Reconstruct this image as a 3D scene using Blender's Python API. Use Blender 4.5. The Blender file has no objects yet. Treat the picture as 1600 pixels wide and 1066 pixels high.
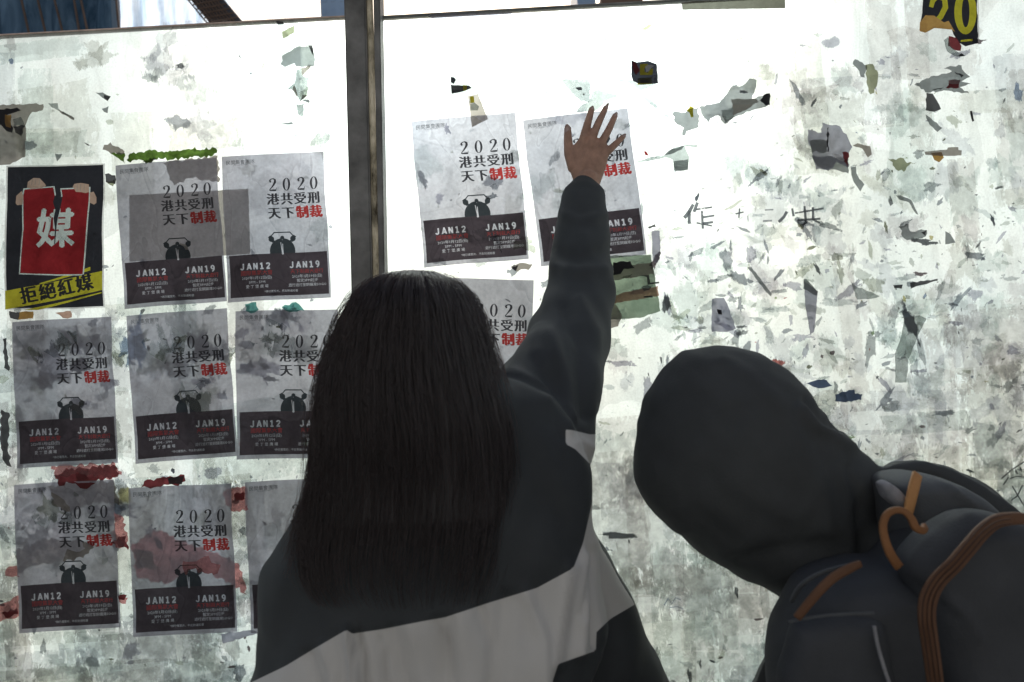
import bpy, bmesh, math, random
import numpy as np
from mathutils import Vector, Matrix, geometry
random.seed(7); RNG = np.random.default_rng(7)
R_ = math.radians
sc = bpy.context.scene
COL = sc.collection

# ------------------------------------------------------------ camera, sky, sun, exposure
CAMP = np.array([0.0, -1.36, 1.52]); FPX = 1067.0; ROLL = R_(3.0); PITCH = R_(2.0)
fw = np.array([0.0, math.cos(PITCH), math.sin(PITCH)])
rt0 = np.array([1.0, 0, 0]); up0 = np.cross(rt0, fw)
rt = rt0 * math.cos(ROLL) - up0 * math.sin(ROLL)
up = up0 * math.cos(ROLL) + rt0 * math.sin(ROLL)
cd = bpy.data.cameras.new('camera'); cam = bpy.data.objects.new('camera', cd); COL.objects.link(cam); sc.camera = cam
cd.sensor_width = 36; cd.lens = 24; cd.clip_start = 0.02; cd.clip_end = 2000
M = Matrix.Identity(4)
for i in range(3):
    M[i][0] = rt[i]; M[i][1] = up[i]; M[i][2] = -fw[i]; M[i][3] = CAMP[i]
cam.matrix_world = M
cd.dof.use_dof = True; cd.dof.focus_distance = 1.36; cd.dof.aperture_fstop = 7.1

SUN_EL = R_(36); SUN_AZ = R_(-1)      # azimuth measured from +y (behind the wall), negative is to the left
w = bpy.data.worlds.new('World'); sc.world = w; w.use_nodes = True
nt = w.node_tree; bg = nt.nodes['Background']
sky = nt.nodes.new('ShaderNodeTexSky'); sky.sky_type = 'NISHITA'; sky.sun_disc = False
sky.sun_elevation = SUN_EL; sky.sun_rotation = SUN_AZ; sky.dust_density = 4.0; sky.air_density = 1.2; sky.altitude = 20
nt.links.new(sky.outputs[0], bg.inputs[0]); bg.inputs[1].default_value = 0.07
sl = bpy.data.lights.new('sun', 'SUN'); sl.energy = 5.0; sl.angle = R_(0.5); sl.color = (1, .985, .96)
so = bpy.data.objects.new('sun', sl); COL.objects.link(so)
sdir = Vector((math.sin(SUN_AZ) * math.cos(SUN_EL), math.cos(SUN_AZ) * math.cos(SUN_EL), math.sin(SUN_EL)))
so.rotation_euler = sdir.to_track_quat('Z', 'Y').to_euler()
vs = sc.view_settings; vs.view_transform = 'Standard'; vs.look = 'None'; vs.exposure = 0.3; vs.gamma = 1; vs.use_curve_mapping = False
sc.cycles.transparent_max_bounces = 48; sc.cycles.max_bounces = 8; sc.cycles.transmission_bounces = 6
sc.cycles.sample_clamp_indirect = 4
sc.cycles.use_denoising = True

# ------------------------------------------------------------ mapping between photo positions and places
def at(px, py, y=0.0):
    d = fw + rt * ((px - 800) / FPX) + up * ((533 - py) / FPX)
    return Vector(CAMP + d * ((y - CAMP[1]) / d[1]))
def sca(y): return (y - CAMP[1]) / FPX           # metres per photo pixel at depth y
def project(V):
    q = np.asarray(V) - CAMP
    z = q @ fw
    return 800 + FPX * (q @ rt) / z, 533 - FPX * (q @ up) / z

# ------------------------------------------------------------ tagging
def tag(o, label=None, cat=None, group=None, kind=None):
    if label: o['label'] = label
    if cat: o['category'] = cat
    if group: o['group'] = group
    if kind: o['kind'] = kind
    return o
def empty(name, loc, label, cat, group=None):
    o = bpy.data.objects.new(name, None); COL.objects.link(o); o.location = loc; o.empty_display_size = .05
    return tag(o, label, cat, group)
bpy.context.view_layer.update()
def link(name, me, parent=None, mat=None):
    o = bpy.data.objects.new(name, me); COL.objects.link(o)
    if parent is not None:
        o.parent = parent
        o.matrix_parent_inverse = Matrix.Translation(-(WLOC(parent)))
    if mat is not None: me.materials.clear(); me.materials.append(mat)
    return o
def WLOC(o):
    v = Vector(o.location)
    p = o.parent
    while p is not None:
        v = v + (o.matrix_parent_inverse.to_translation()) + Vector(p.location); o = p; p = p.parent
    return v
def mesh(name, V, F, smooth=False):
    me = bpy.data.meshes.new(name); me.from_pydata([tuple(v) for v in V], [], [tuple(f) for f in F]); me.update()
    if smooth: me.polygons.foreach_set('use_smooth', [True] * len(me.polygons))
    return me
def box(name, a, b, mat, parent=None, bevel=0.0, jitter=None):
    bm = bmesh.new(); bmesh.ops.create_cube(bm, size=1)
    for v in bm.verts:
        v.co = Vector(((a[0] + b[0]) / 2 + v.co.x * (b[0] - a[0]), (a[1] + b[1]) / 2 + v.co.y * (b[1] - a[1]), (a[2] + b[2]) / 2 + v.co.z * (b[2] - a[2])))
    if bevel: bmesh.ops.bevel(bm, geom=bm.edges[:], offset=bevel, segments=2, affect='EDGES', profile=.6)
    me = bpy.data.meshes.new(name); bm.to_mesh(me); bm.free()
    return link(name, me, parent, mat)

# ------------------------------------------------------------ materials
def newmat(name):
    m = bpy.data.materials.new(name); m.use_nodes = True; t = m.node_tree; t.nodes.clear()
    out = t.nodes.new('ShaderNodeOutputMaterial'); return m, t, out
def N(t, k, **kw):
    n = t.nodes.new(k)
    for a, b in kw.items():
        if a == 'ins':
            for i, v in b.items(): n.inputs[i].default_value = v
        else: setattr(n, a, b)
    return n
def L(t, a, b): t.links.new(a, b)
def ramp(t, src, stops):
    r = N(t, 'ShaderNodeValToRGB'); L(t, src, r.inputs[0])
    e = r.color_ramp.elements
    while len(e) < len(stops): e.new(.5)
    for i, (p, c) in enumerate(stops):
        e[i].position = p; e[i].color = (c, c, c, 1) if not isinstance(c, tuple) else (*c, 1)
    return r.outputs[0]
def noise(t, vec, scale, detail=6, rough=.55, dist=0.0):
    n = N(t, 'ShaderNodeTexNoise', ins={'Scale': scale, 'Detail': detail, 'Roughness': rough, 'Distortion': dist}); L(t, vec, n.inputs['Vector']); return n.outputs[0]
def mapping(t, vec, scale=(1, 1, 1), rot=(0, 0, 0)):
    m = N(t, 'ShaderNodeMapping'); L(t, vec, m.inputs[0]); m.inputs['Scale'].default_value = scale; m.inputs['Rotation'].default_value = rot; return m.outputs[0]
def mul(t, a, b):
    m = N(t, 'ShaderNodeMix', data_type='RGBA', blend_type='MULTIPLY'); m.inputs[0].default_value = 1
    for s, v in ((6, a), (7, b)):
        if isinstance(v, tuple): m.inputs[s].default_value = (*v, 1)
        else: L(t, v, m.inputs[s])
    return m.outputs[2]
def pos(t): return N(t, 'ShaderNodeNewGeometry').outputs['Position']
def sheet_mat(name, tint, diff, opac, lo=.8, hi=1.05, scale=14, attr=None, fine=.12, crease=0.0):
    """paper or ink stuck on the pane: partly see-through, partly scattering"""
    m, t, out = newmat(name); p = pos(t)
    c1 = ramp(t, noise(t, p, scale, 6, .6, .6), [(.3, lo), (.68, hi)])
    c2 = ramp(t, noise(t, p, 160, 3, .6), [(.3, 1 - fine), (.65, 1.0)])
    v = mul(t, c1, c2)
    if crease:
        v = mul(t, v, ramp(t, noise(t, mapping(t, p, (1, 1, .5), (0, .35, 0)), 7, 3, .5, 1.2), [(.470, 1.0), (.490, 1 - crease), (.496, 1 + crease * .5), (.515, 1.0)]))  # dark and light lines paint the relief of creases into the colour
        v = mul(t, v, ramp(t, noise(t, mapping(t, p, (.5, 1, 1), (0, -.2, 0)), 5, 2, .5, .8), [(.55, 1.0), (.565, 1 - crease * .8), (.58, 1.0)]))  # a second set of painted crease shading, running another way
    if attr:
        a = N(t, 'ShaderNodeAttribute', attribute_name=attr); tc = mul(t, v, a.outputs[0])
    else: tc = mul(t, v, tint)
    tr = N(t, 'ShaderNodeBsdfTransparent'); L(t, tc, tr.inputs[0])
    d = N(t, 'ShaderNodeBsdfDiffuse'); L(t, mul(t, v, diff), d.inputs[0])
    mx = N(t, 'ShaderNodeMixShader'); mx.inputs[0].default_value = opac
    L(t, tr.outputs[0], mx.inputs[1]); L(t, d.outputs[0], mx.inputs[2]); L(t, mx.outputs[0], out.inputs[0])
    return m
def solid(name, col, rough=.7, bump=0.0, bscale=300, var=.15, vscale=8, metal=0.0, sheen=0.0, spec=.3):
    m, t, out = newmat(name); p = pos(t)
    b = N(t, 'ShaderNodeBsdfPrincipled', ins={'Roughness': rough, 'Metallic': metal, 'Specular IOR Level': spec})
    if sheen: b.inputs['Sheen Weight'].default_value = sheen
    L(t, mul(t, ramp(t, noise(t, p, vscale, 6, .6), [(.3, 1 - var), (.7, 1 + var)]), col), b.inputs[0])
    if bump:
        bn = N(t, 'ShaderNodeBump', ins={'Strength': bump, 'Distance': .001}); L(t, noise(t, p, bscale, 3, .6), bn.inputs['Height']); L(t, bn.outputs[0], b.inputs['Normal'])
    L(t, b.outputs[0], out.inputs[0]); return m

PIOR, PRO, PMX = .74, 1.0, .54
def pane_mat():
    m, t, out = newmat('frosted_pane'); p = pos(t)
    big = ramp(t, noise(t, p, 3.2, 8, .62, 1.2), [(.32, (.80, .86, .86)), (.5, (.89, .95, .94)), (.68, (.95, .985, .975))])
    mid = ramp(t, noise(t, mapping(t, p, (1.5, 1, .55)), 16, 8, .68, .8), [(.32, .78), (.47, .94), (.6, 1.0)])
    vor = N(t, 'ShaderNodeTexVoronoi', feature='F1', distance='CHEBYCHEV', ins={'Scale': 5.5, 'Randomness': 1.0})
    wob = N(t, 'ShaderNodeVectorMath', operation='MULTIPLY_ADD'); nn = N(t, 'ShaderNodeTexNoise', ins={'Scale': 9, 'Detail': 5}); L(t, p, nn.inputs['Vector'])
    L(t, nn.outputs['Color'], wob.inputs[0]); wob.inputs[1].default_value = (.05, .05, .05); L(t, p, wob.inputs[2])
    L(t, wob.outputs[0], vor.inputs['Vector'])
    patch = ramp(t, N(t, 'ShaderNodeSeparateColor').outputs[0], [(0, .82), (1, 1.0)])
    sp = [n for n in t.nodes if n.bl_idname == 'ShaderNodeSeparateColor'][0]; L(t, vor.outputs['Color'], sp.inputs[0])
    speck = ramp(t, noise(t, p, 95, 4, .7), [(.255, .45), (.31, 1.0)])
    grain = ramp(t, noise(t, p, 240, 2, .6), [(.3, .88), (.6, 1.0)])
    tint = ramp(t, noise(t, p, 2.1, 3, .5), [(.38, (.95, 1.0, 1.0)), (.62, (1.0, 1.0, .95))])
    c = mul(t, mul(t, mul(t, mul(t, mul(t, big, mid), patch), speck), grain), tint)
    tl = N(t, 'ShaderNodeBsdfTranslucent'); L(t, c, tl.inputs[0])
    rf = N(t, 'ShaderNodeBsdfRefraction', ins={'Roughness': PRO, 'IOR': PIOR}); L(t, c, rf.inputs[0])
    mx = N(t, 'ShaderNodeMixShader'); mx.inputs[0].default_value = PMX
    L(t, tl.outputs[0], mx.inputs[1]); L(t, rf.outputs[0], mx.inputs[2]); L(t, mx.outputs[0], out.inputs[0])
    return m
def clear_mat():
    m, t, out = newmat('clear_acrylic'); tr = N(t, 'ShaderNodeBsdfTransparent', ins={0: (.97, .985, .98, 1)})
    L(t, tr.outputs[0], out.inputs[0]); return m
MP = pane_mat(); MC = clear_mat()
PAPER = sheet_mat('poster_paper', (.50, .50, .56), (.54, .54, .60), .44, .78, 1.06, 7, fine=.16, crease=.16)
BAND = sheet_mat('dark_plum_ink', (.058, .047, .058), (.10, .089, .10), .6, .75, 1.15, 9, crease=.2)
INK = sheet_mat('black_ink', (.05, .05, .06), (.075, .075, .085), .7)
REDI = sheet_mat('red_ink', (.40, .045, .045), (.38, .06, .06), .6)
REDD = sheet_mat('dim_red_ink', (.36, .06, .06), (.4, .06, .06), .7)

# ------------------------------------------------------------ flat print: every ink area becomes its own non-overlapping mesh
def glyphs(text, size, cx, cy, bold=0.0, boldy=0.0, align='CENTER', spacing=1.0, angle=0.0, res=2, stretch=1.0):
    c = bpy.data.curves.new('print', 'FONT'); c.body = text; c.size = size; c.align_x = align; c.align_y = 'CENTER'; c.space_character = spacing; c.resolution_u = res
    o = bpy.data.objects.new('print', c); COL.objects.link(o)
    me = bpy.data.meshes.new_from_object(o.evaluated_get(bpy.context.evaluated_depsgraph_get()))
    V = np.array([v.co[:2] for v in me.vertices]) if len(me.vertices) else np.zeros((0, 2)); F = [tuple(p.vertices) for p in me.polygons]
    bpy.data.objects.remove(o); bpy.data.curves.remove(c); bpy.data.meshes.remove(me)
    if len(V) == 0: return []
    V = V * np.array([stretch, 1.0]); ca, sa = math.cos(angle), math.sin(angle); out = []
    shifts = [(0, 0)]
    if bold: shifts = [(-bold, 0), (0, 0), (bold, 0)]
    if boldy: shifts += [(0, boldy), (0, -boldy)]
    for dx, dy in shifts:
        W = V + np.array([dx, dy]) ; W = np.stack([W[:, 0] * ca - W[:, 1] * sa + cx, W[:, 0] * sa + W[:, 1] * ca + cy], 1)
        for f in F: out.append([tuple(W[i]) for i in f])
    return out
def stroke(pts, wd, caps=False):
    """polyline of varying width as separate quads"""
    out = []; pts = [np.array(p, float) for p in pts]
    ws = wd if isinstance(wd, (list, tuple)) else [wd] * len(pts)
    Ls = []; Rs = []
    for i, p in enumerate(pts):
        a = pts[max(i - 1, 0)]; b = pts[min(i + 1, len(pts) - 1)]; d = (b - a) / (np.linalg.norm(b - a) + 1e-9); n = np.array([-d[1], d[0]])
        Ls.append(p + n * ws[i] / 2); Rs.append(p - n * ws[i] / 2)
    for i in range(len(pts) - 1): out.append([tuple(Ls[i]), tuple(Rs[i]), tuple(Rs[i + 1]), tuple(Ls[i + 1])])
    return out
def ellipse(cx, cy, rx, ry, n=24, a0=0, a1=2 * math.pi):
    return [(cx + rx * math.cos(a0 + (a1 - a0) * i / n), cy + ry * math.sin(a0 + (a1 - a0) * i / n)) for i in range(n if a1 - a0 > 6.28 else n + 1)]
def rect(x0, y0, x1, y1): return [(x0, y0), (x1, y0), (x1, y1), (x0, y1)]
def thin(p):
    ar = abs(sum(p[i][0] * p[(i + 1) % len(p)][1] - p[(i + 1) % len(p)][0] * p[i][1] for i in range(len(p)))) 
    lg = max(math.hypot(p[i][0] - p[i - 1][0], p[i][1] - p[i - 1][1]) for i in range(len(p)))
    sh = min(math.hypot(p[i][0] - p[i - 1][0], p[i][1] - p[i - 1][1]) for i in range(len(p)))
    return ar / (lg + 1e-12) < 1e-4 or sh < 6e-5
def cdt(layers, eps=1e-6):
    """layers: list of (class, polygons); later wins. -> {class: (verts, faces)}; the outlines are cut into one
    triangulation and every triangle takes the class of the topmost outline around its centre"""
    V = []; E = []; T = []; TC = []
    for k, (cl, polys) in enumerate(layers):
        for p in polys:
            if thin(p): continue
            s = len(V); n = len(p); V += [Vector(q) for q in p]; E += [(s + i, s + (i + 1) % n) for i in range(n)]
            if n == 3: tr = [(0, 1, 2)]
            elif n == 4: tr = [(0, 1, 2), (0, 2, 3)]
            else: tr = geometry.tessellate_polygon([[Vector((a, b, 0)) for a, b in p]])
            for t_ in tr: T.append([p[i] for i in t_]); TC.append(k)
    v, e, f, ov, oe, of = geometry.delaunay_2d_cdt(V, E, [], 0, eps)
    v = np.array([tuple(q) for q in v]); f = np.array([tuple(q) for q in f if len(q) == 3]); cen = v[f].mean(1)
    T = np.array(T, float); TC = np.array(TC)
    ar = (T[:, 1, 0] - T[:, 0, 0]) * (T[:, 2, 1] - T[:, 0, 1]) - (T[:, 2, 0] - T[:, 0, 0]) * (T[:, 1, 1] - T[:, 0, 1])
    T[ar < 0] = T[ar < 0][:, ::-1]
    o = np.argsort(cen[:, 0]); cx = cen[o, 0]; best = np.full(len(f), -1)
    lo = np.searchsorted(cx, T[:, :, 0].min(1)); hi = np.searchsorted(cx, T[:, :, 0].max(1))
    for t_, k, a, b in zip(T, TC, lo, hi):
        idx = o[a:b]
        if len(idx) == 0: continue
        P = cen[idx]; ok = np.ones(len(idx), bool)
        for i in range(3):
            A, B = t_[i], t_[(i + 1) % 3]
            ok &= (B[0] - A[0]) * (P[:, 1] - A[1]) - (B[1] - A[1]) * (P[:, 0] - A[0]) >= 0
        h = idx[ok]; best[h] = np.maximum(best[h], k)
    res = {}
    for face, k in zip(f.tolist(), best.tolist()):
        if k < 0: continue
        vv_, ff, mp = res.setdefault(layers[k][0], ([], [], {}))
        ids = []
        for i in face:
            if i not in mp: mp[i] = len(vv_); vv_.append((v[i][0], v[i][1]))
            ids.append(mp[i])
        ff.append(ids)
    return {k: (a, b) for k, (a, b, c) in res.items()}
def warp(x, y, ph=0.0):
    """paper cockle: local x in 0..1, y in 0..1.414"""
    z = .0011 * (math.sin(5.1 * x + 2.3 * y + ph) + .6 * math.sin(9.7 * y - 3 * x + 1 + ph)) + .0004 * math.sin(23 * x + 17 * y)
    dx = .006 * math.sin(4.2 * y + ph) + .0025 * math.sin(11 * y + ph); dy = .004 * math.sin(5.3 * x + ph)
    return x + dx, y + dy, z
def to_mesh(name, V, F, W=.21, ph=0.0):
    out = []
    for x, y in V:
        X, Y, Z = warp(x, y, ph); out.append(((X - .5) * W, -(.0018 + Z + .0), (Y - .707) * W))
    return mesh(name, out, F)
def gridfill(x0, y0, x1, y1, nx, ny):
    return [rect(x0 + (x1 - x0) * i / nx, y0 + (y1 - y0) * j / ny, x0 + (x1 - x0) * (i + 1) / nx, y0 + (y1 - y0) * (j + 1) / ny) for i in range(nx) for j in range(ny)]
H = 1.414
def vv(v): return (1 - v) * H
def digit0(cx, cy, h):
    o = ellipse(cx, cy, h * .30, h * .5, 22); i = ellipse(cx, cy, h * .135, h * .46, 22)
    return [[o[k], o[(k + 1) % 22], i[(k + 1) % 22], i[k]] for k in range(22)]
def digit2(cx, cy, h):
    P = [(-.24, .27), (-.22, .38), (-.1, .46), (.05, .47), (.17, .38), (.18, .22), (.08, .03), (-.1, -.2), (-.27, -.40)]
    W = [.17, .11, .06, .09, .17, .19, .14, .08, .06]
    r = stroke([(cx + a * h, cy + b * h) for a, b in P], [q * h for q in W])
    r += stroke([(cx - .28 * h, cy - .43 * h), (cx + .0 * h, cy - .43 * h), (cx + .22 * h, cy - .43 * h)], [.06 * h, .14 * h, .14 * h])
    r += stroke([(cx + .23 * h, cy - .48 * h), (cx + .27 * h, cy - .22 * h)], [.06 * h, .03 * h])
    r.append(ellipse(cx - .2 * h, cy + .26 * h, .075 * h, .08 * h, 10)); return r
def bold_letters(s, x, y, h, adv):
    t = .225 * h; r = []
    G = {'J': [[(.42, .5), (.42, -.25), (.34, -.4), (.2, -.43), (.06, -.36), (.0, -.24)]],
         'A': [[(.0, -.5), (.31, .5)], [(.62, -.5), (.31, .5)], [(.12, -.2), (.5, -.2)]],
         'N': [[(.06, -.5), (.06, .5)], [(.06, .46), (.54, -.46)], [(.54, -.5), (.54, .5)]],
         '1': [[(.3, -.5), (.3, .5)], [(.3, .44), (.04, .28)], [(.04, -.42), (.56, -.42)]],
         '2': [[(.04, .22), (.1, .36), (.25, .42), (.44, .36), (.5, .2), (.42, .02), (.05, -.42)], [(.0, -.42), (.56, -.42)]],
         '9': [[(.5, .15), (.44, .34), (.28, .42), (.11, .34), (.06, .15), (.12, -.02), (.28, -.1), (.44, -.02), (.5, .15), (.48, -.15), (.36, -.34), (.14, -.5)]]}
    for k, ch in enumerate(s):
        for pl in G[ch]:
            q = [(x + k * adv + a * h, y + b * h) for a, b in pl]; r += stroke(q, t)
            if len(q) > 2: r += [ellipse(a, b, t * .49, t * .49, 8) for a, b in q[1:-1]]
    return r
def make_poster_meshes():
    head = glyphs('民間集會團隊', .047, .178, vv(.048), res=1) + glyphs('CIVIL ASSEMBLY TEAM', .014, .178, vv(.066), res=1)
    ink = []
    for k, cx in enumerate((.49, .625, .77, .895)):
        ink += (digit2 if k % 2 == 0 else digit0)(cx, vv(.212), .125)
    for k, ch in enumerate('港共受刑'): ink += glyphs(ch, .122, .487 + k * .134, vv(.318), bold=.0058)
    for k, ch in enumerate('天下'): ink += glyphs(ch, .122, .490 + k * .136, vv(.413), bold=.0058)
    red = []
    for k, ch in enumerate('制裁'): red += glyphs(ch, .128, .765 + k * .132, vv(.413), bold=.0068, boldy=.002)
    band = gridfill(.028, vv(.972), .982, vv(.683), 6, 3)
    cx, cy = .548, vv(.668)
    clock = [ellipse(cx, cy, .124, .124, 32)]
    for s in (-1, 1):
        clock += [ellipse(cx + s * .105, cy + .118, .028, .028, 10)] + stroke([(cx + s * .085, cy + .09), (cx + s * .125, cy + .145)], .03)
        clock += stroke([(cx + s * .12, cy + .13), (cx + s * .075, cy + .182)], .010)
        clock += stroke([(cx + s * .08, cy - .1), (cx + s * .115, cy - .15)], .03)
    clock += stroke([(cx - .078, cy + .18), (cx + .078, cy + .18)], .011) + [ellipse(cx, cy + .128, .02, .02, 10)]
    hands = stroke([(cx - .016, cy + .085), (cx, cy - .02)], [.006, .011]) + stroke([(cx + .003, cy + .07), (cx + .004, cy - .02)], [.007, .012]) + [ellipse(cx + .002, cy - .025, .011, .011, 8)]
    hands += stroke([(cx, cy + .115), (cx, cy + .105)], .003)
    wt = bold_letters('JAN12', .135, vv(.765), .062, .0625) + bold_letters('JAN19', .615, vv(.765), .062, .0625)
    for txt, s, x, v in (('2020年1月12日(日)', .036, .288, .846), ('3PM - 5PM', .036, .288, .875), ('愛 丁 堡 廣 場', .036, .288, .905),
                         ('2020年1月19日(日)', .036, .775, .846), ('暫定3PM起步', .036, .775, .875), ('遊行遮打至銅鑼灣SOGO', .034, .775, .905),
                         ('*待已獲警方、不反對通知書', .026, .52, .942)):
        wt += glyphs(txt, s, x, vv(v), res=1)
    rt_ = glyphs('國際集氣大會', .052, .288, vv(.813), res=1); rt2 = glyphs('天下制裁大遊行', .046, .775, vv(.813), res=1)
    res = cdt([('sheet', gridfill(0, 0, 1, H, 8, 11)), ('headline', ink), ('organiser_line', head), ('red_headline', red), ('alarm_clock', clock), ('date_band', band), ('sheet', hands), ('sheet', wt), ('red_line', rt_), ('red_line.', rt2)])
    return {k: to_mesh(k, *v) for k, v in res.items()}
PM = make_poster_meshes()
CLK = sheet_mat('clock_ink', (.05, .06, .07), (.06, .07, .08), .7)
PMAT = {'sheet': PAPER, 'headline': INK, 'organiser_line': INK, 'red_line.': REDD, 'red_headline': REDI, 'alarm_clock': CLK, 'date_band': BAND, 'red_line': REDD}
for k, me in PM.items(): me.materials.append(PMAT[k])
def place(corners, y):
    TL, TR, BR, BL = [at(*c, y) for c in corners]
    cen = (TL + TR + BR + BL) / 4
    ux = ((TR - TL) + (BR - BL)) / 2; uz = ((TL - BL) + (TR - BR)) / 2
    ang = (math.atan2(-ux.z, ux.x) + math.atan2(uz.x, uz.z)) / 2
    return cen, ang, ux.length, uz.length
def poster(corners, label, y=-.001):
    cen, ang, wx, hz = place(corners, y)
    o = empty('poster', cen, label, 'poster', 'grey and plum 2020 posters pasted on the panels')
    o.rotation_euler = (0, ang, 0); o.scale = (wx / .21, 1, hz / .297)
    for k, me in PM.items():
        c = bpy.data.objects.new(k.strip('.'), me); COL.objects.link(c); c.parent = o
    return o

# ------------------------------------------------------------ setting
GRD = solid('grey_paving', (.13, .13, .128), .85, .4, 60, .2, 3)
g = mesh('ground', [(-600, -600, 0), (600, -600, 0), (600, 900, 0), (-600, 900, 0)], [(0, 1, 2, 3)]); tag(link('ground', g, None, GRD), kind='structure')

METAL = solid('post_paint', (.20, .20, .195), .5, .4, 120, .5, 13, spec=.4)
ZINC = solid('zinc_edge', (.75, .74, .70), .45, .5, 60, .35, 30, metal=.15, spec=.5)
m, t, out = newmat('backlit_glazing_bead'); p = pos(t)
bc = ramp(t, noise(t, mapping(t, p, (1, 1, .35)), 38, 6, .7), [(.34, (.10, .09, .07)), (.5, (.55, .52, .44)), (.7, (.85, .82, .74))])
d1_ = N(t, 'ShaderNodeBsdfDiffuse'); d2_ = N(t, 'ShaderNodeBsdfTranslucent'); L(t, bc, d1_.inputs[0]); L(t, bc, d2_.inputs[0]); mx = N(t, 'ShaderNodeMixShader'); mx.inputs[0].default_value = .5
L(t, d1_.outputs[0], mx.inputs[1]); L(t, d2_.outputs[0], mx.inputs[2]); L(t, mx.outputs[0], out.inputs[0]); BEAD = m  # translucency brightens the strip, standing in for sunlight on its front
TRIM = solid('edge_tape', (.70, .55, .48), .6, .2, 80, .3, 40)
TOPZ = at(300, 38, 0).z
def panel(name, x0, x1, z0, label, top0, top1):
    o = empty(name, (x0, 0, z0), label, 'panel')
    T = .006
    z_a, z_b = top0, top1
    V = [(x0, 0, z0), (x1, 0, z0), (x1, 0, z_b), (x0, 0, z_a), (x0, T, z0), (x1, T, z0), (x1, T, z_b), (x0, T, z_a)]
    me = mesh('pane', V, [(0, 1, 2, 3), (5, 4, 7, 6), (0, 4, 5, 1), (3, 2, 6, 7), (0, 3, 7, 4), (1, 5, 6, 2)])
    p = link('pane', me, o); me.materials.append(MP); me.materials.append(MC)
    for i, f in enumerate(me.polygons): f.material_index = 0 if i == 0 else 1
    box('bottom_rail', (x0, -.012, z0 - .05), (x1, .02, z0 - .001), METAL, o, .003)
    return o
lx0, lx1 = at(-900, 300).x, at(549, 240).x; rx0, rx1 = at(594, 240).x, at(2500, 300).x
zl0 = at(0, 57).z + (lx0 - at(0, 57).x) * -.0; zl1 = at(540, 26).z
LP = panel('wall_panel', lx0, lx1, .12, 'frosted wall panel left of the post, thick with old paste and posters', at(0, 57).z, at(540, 26).z)
RP = panel('wall_panel', rx0, rx1, .12, 'frosted wall panel right of the post, covered in torn paper remains', at(600, 27).z, at(1100, 2).z + .012)
# edge trims along the tops
def trim(o, x0, z0, x1, z1, th, mat, name='edge_trim'):
    V = [];
    for y in (-.003, .009):
        V += [(x0, y, z0 - .001), (x1, y, z1 - .001), (x1, y, z1 + th), (x0, y, z0 + th)]
    me = mesh(name, V, [(0, 1, 2, 3), (5, 4, 7, 6), (0, 4, 5, 1), (3, 2, 6, 7), (0, 3, 7, 4), (1, 5, 6, 2)]); return link(name, me, o, mat)
trim(LP, lx0, at(0, 57).z, lx1 - .001, at(540, 26).z, .0012, TRIM)
trim(RP, rx0 + .01, at(600, 27).z, rx1, at(1100, 2).z + .012, .002, METAL)

# the post between the panels
def slanted(name, pxs_top, pxs_bot, y0, y1, mat, parent, py0=-260, py1=470, bevel=.003):
    a0, a1 = at(pxs_top[0], 0, y0), at(pxs_top[1], 0, y0); b0, b1 = at(pxs_bot[0], 470, y0), at(pxs_bot[1], 470, y0)
    def ext(a, b, z):
        k = (z - a.z) / (b.z - a.z); return a.x + (b.x - a.x) * k
    zt, zb = 2.75, 0.0
    V = []
    for y in (y0, y1): V += [(ext(a0, b0, zb), y, zb), (ext(a1, b1, zb), y, zb), (ext(a1, b1, zt), y, zt), (ext(a0, b0, zt), y, zt)]
    me = mesh(name, V, [(0, 1, 2, 3), (5, 4, 7, 6), (0, 4, 5, 1), (3, 2, 6, 7), (0, 3, 7, 4), (1, 5, 6, 2)])
    bm = bmesh.new(); bm.from_mesh(me); bmesh.ops.recalc_face_normals(bm, faces=bm.faces[:]); bmesh.ops.bevel(bm, geom=bm.edges[:], offset=bevel, segments=2, affect='EDGES'); bm.to_mesh(me); bm.free()
    return link(name, me, parent, mat)
PO = empty('steel_post', at(560, 470, 0) * 1.0, 'grimy dark steel post standing between the two frosted panels', 'post')
PO.location.z = 0
slanted('web', (537, 571), (549, 582), -.035, .03, METAL, PO)
slanted('flange', (583, 593.5), (592.5, 601.5), -.034, .012, METAL, PO, bevel=.002)
def zstrip():
    # half-round bead, made translucent so sun from behind imitates its lit face
    a, b = at(572.5, 0, -.024), at(583.5, 470, -.024); V = []; F = []; n = 10; w_ = 5.0 * sca(-.024)
    for j in range(40):
        z = 2.75 * j / 39; k = (z - a.z) / (b.z - a.z); x = a.x + (b.x - a.x) * k + w_ * 1.0
        for i in range(n):
            an = math.pi * i / (n - 1); V.append((x - w_ * math.cos(an) + .0004 * math.sin(j * 2.1), -.02 - .006 * math.sin(an), z))
    for j in range(39):
        for i in range(n - 1): F.append((j * n + i, j * n + i + 1, (j + 1) * n + i + 1, (j + 1) * n + i))
        F.append((j * n + n - 1, j * n, (j + 1) * n, (j + 1) * n + n - 1))
    me = mesh('glazing_bead', V, F, True); return link('glazing_bead', me, PO, BEAD)
zstrip()

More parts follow.
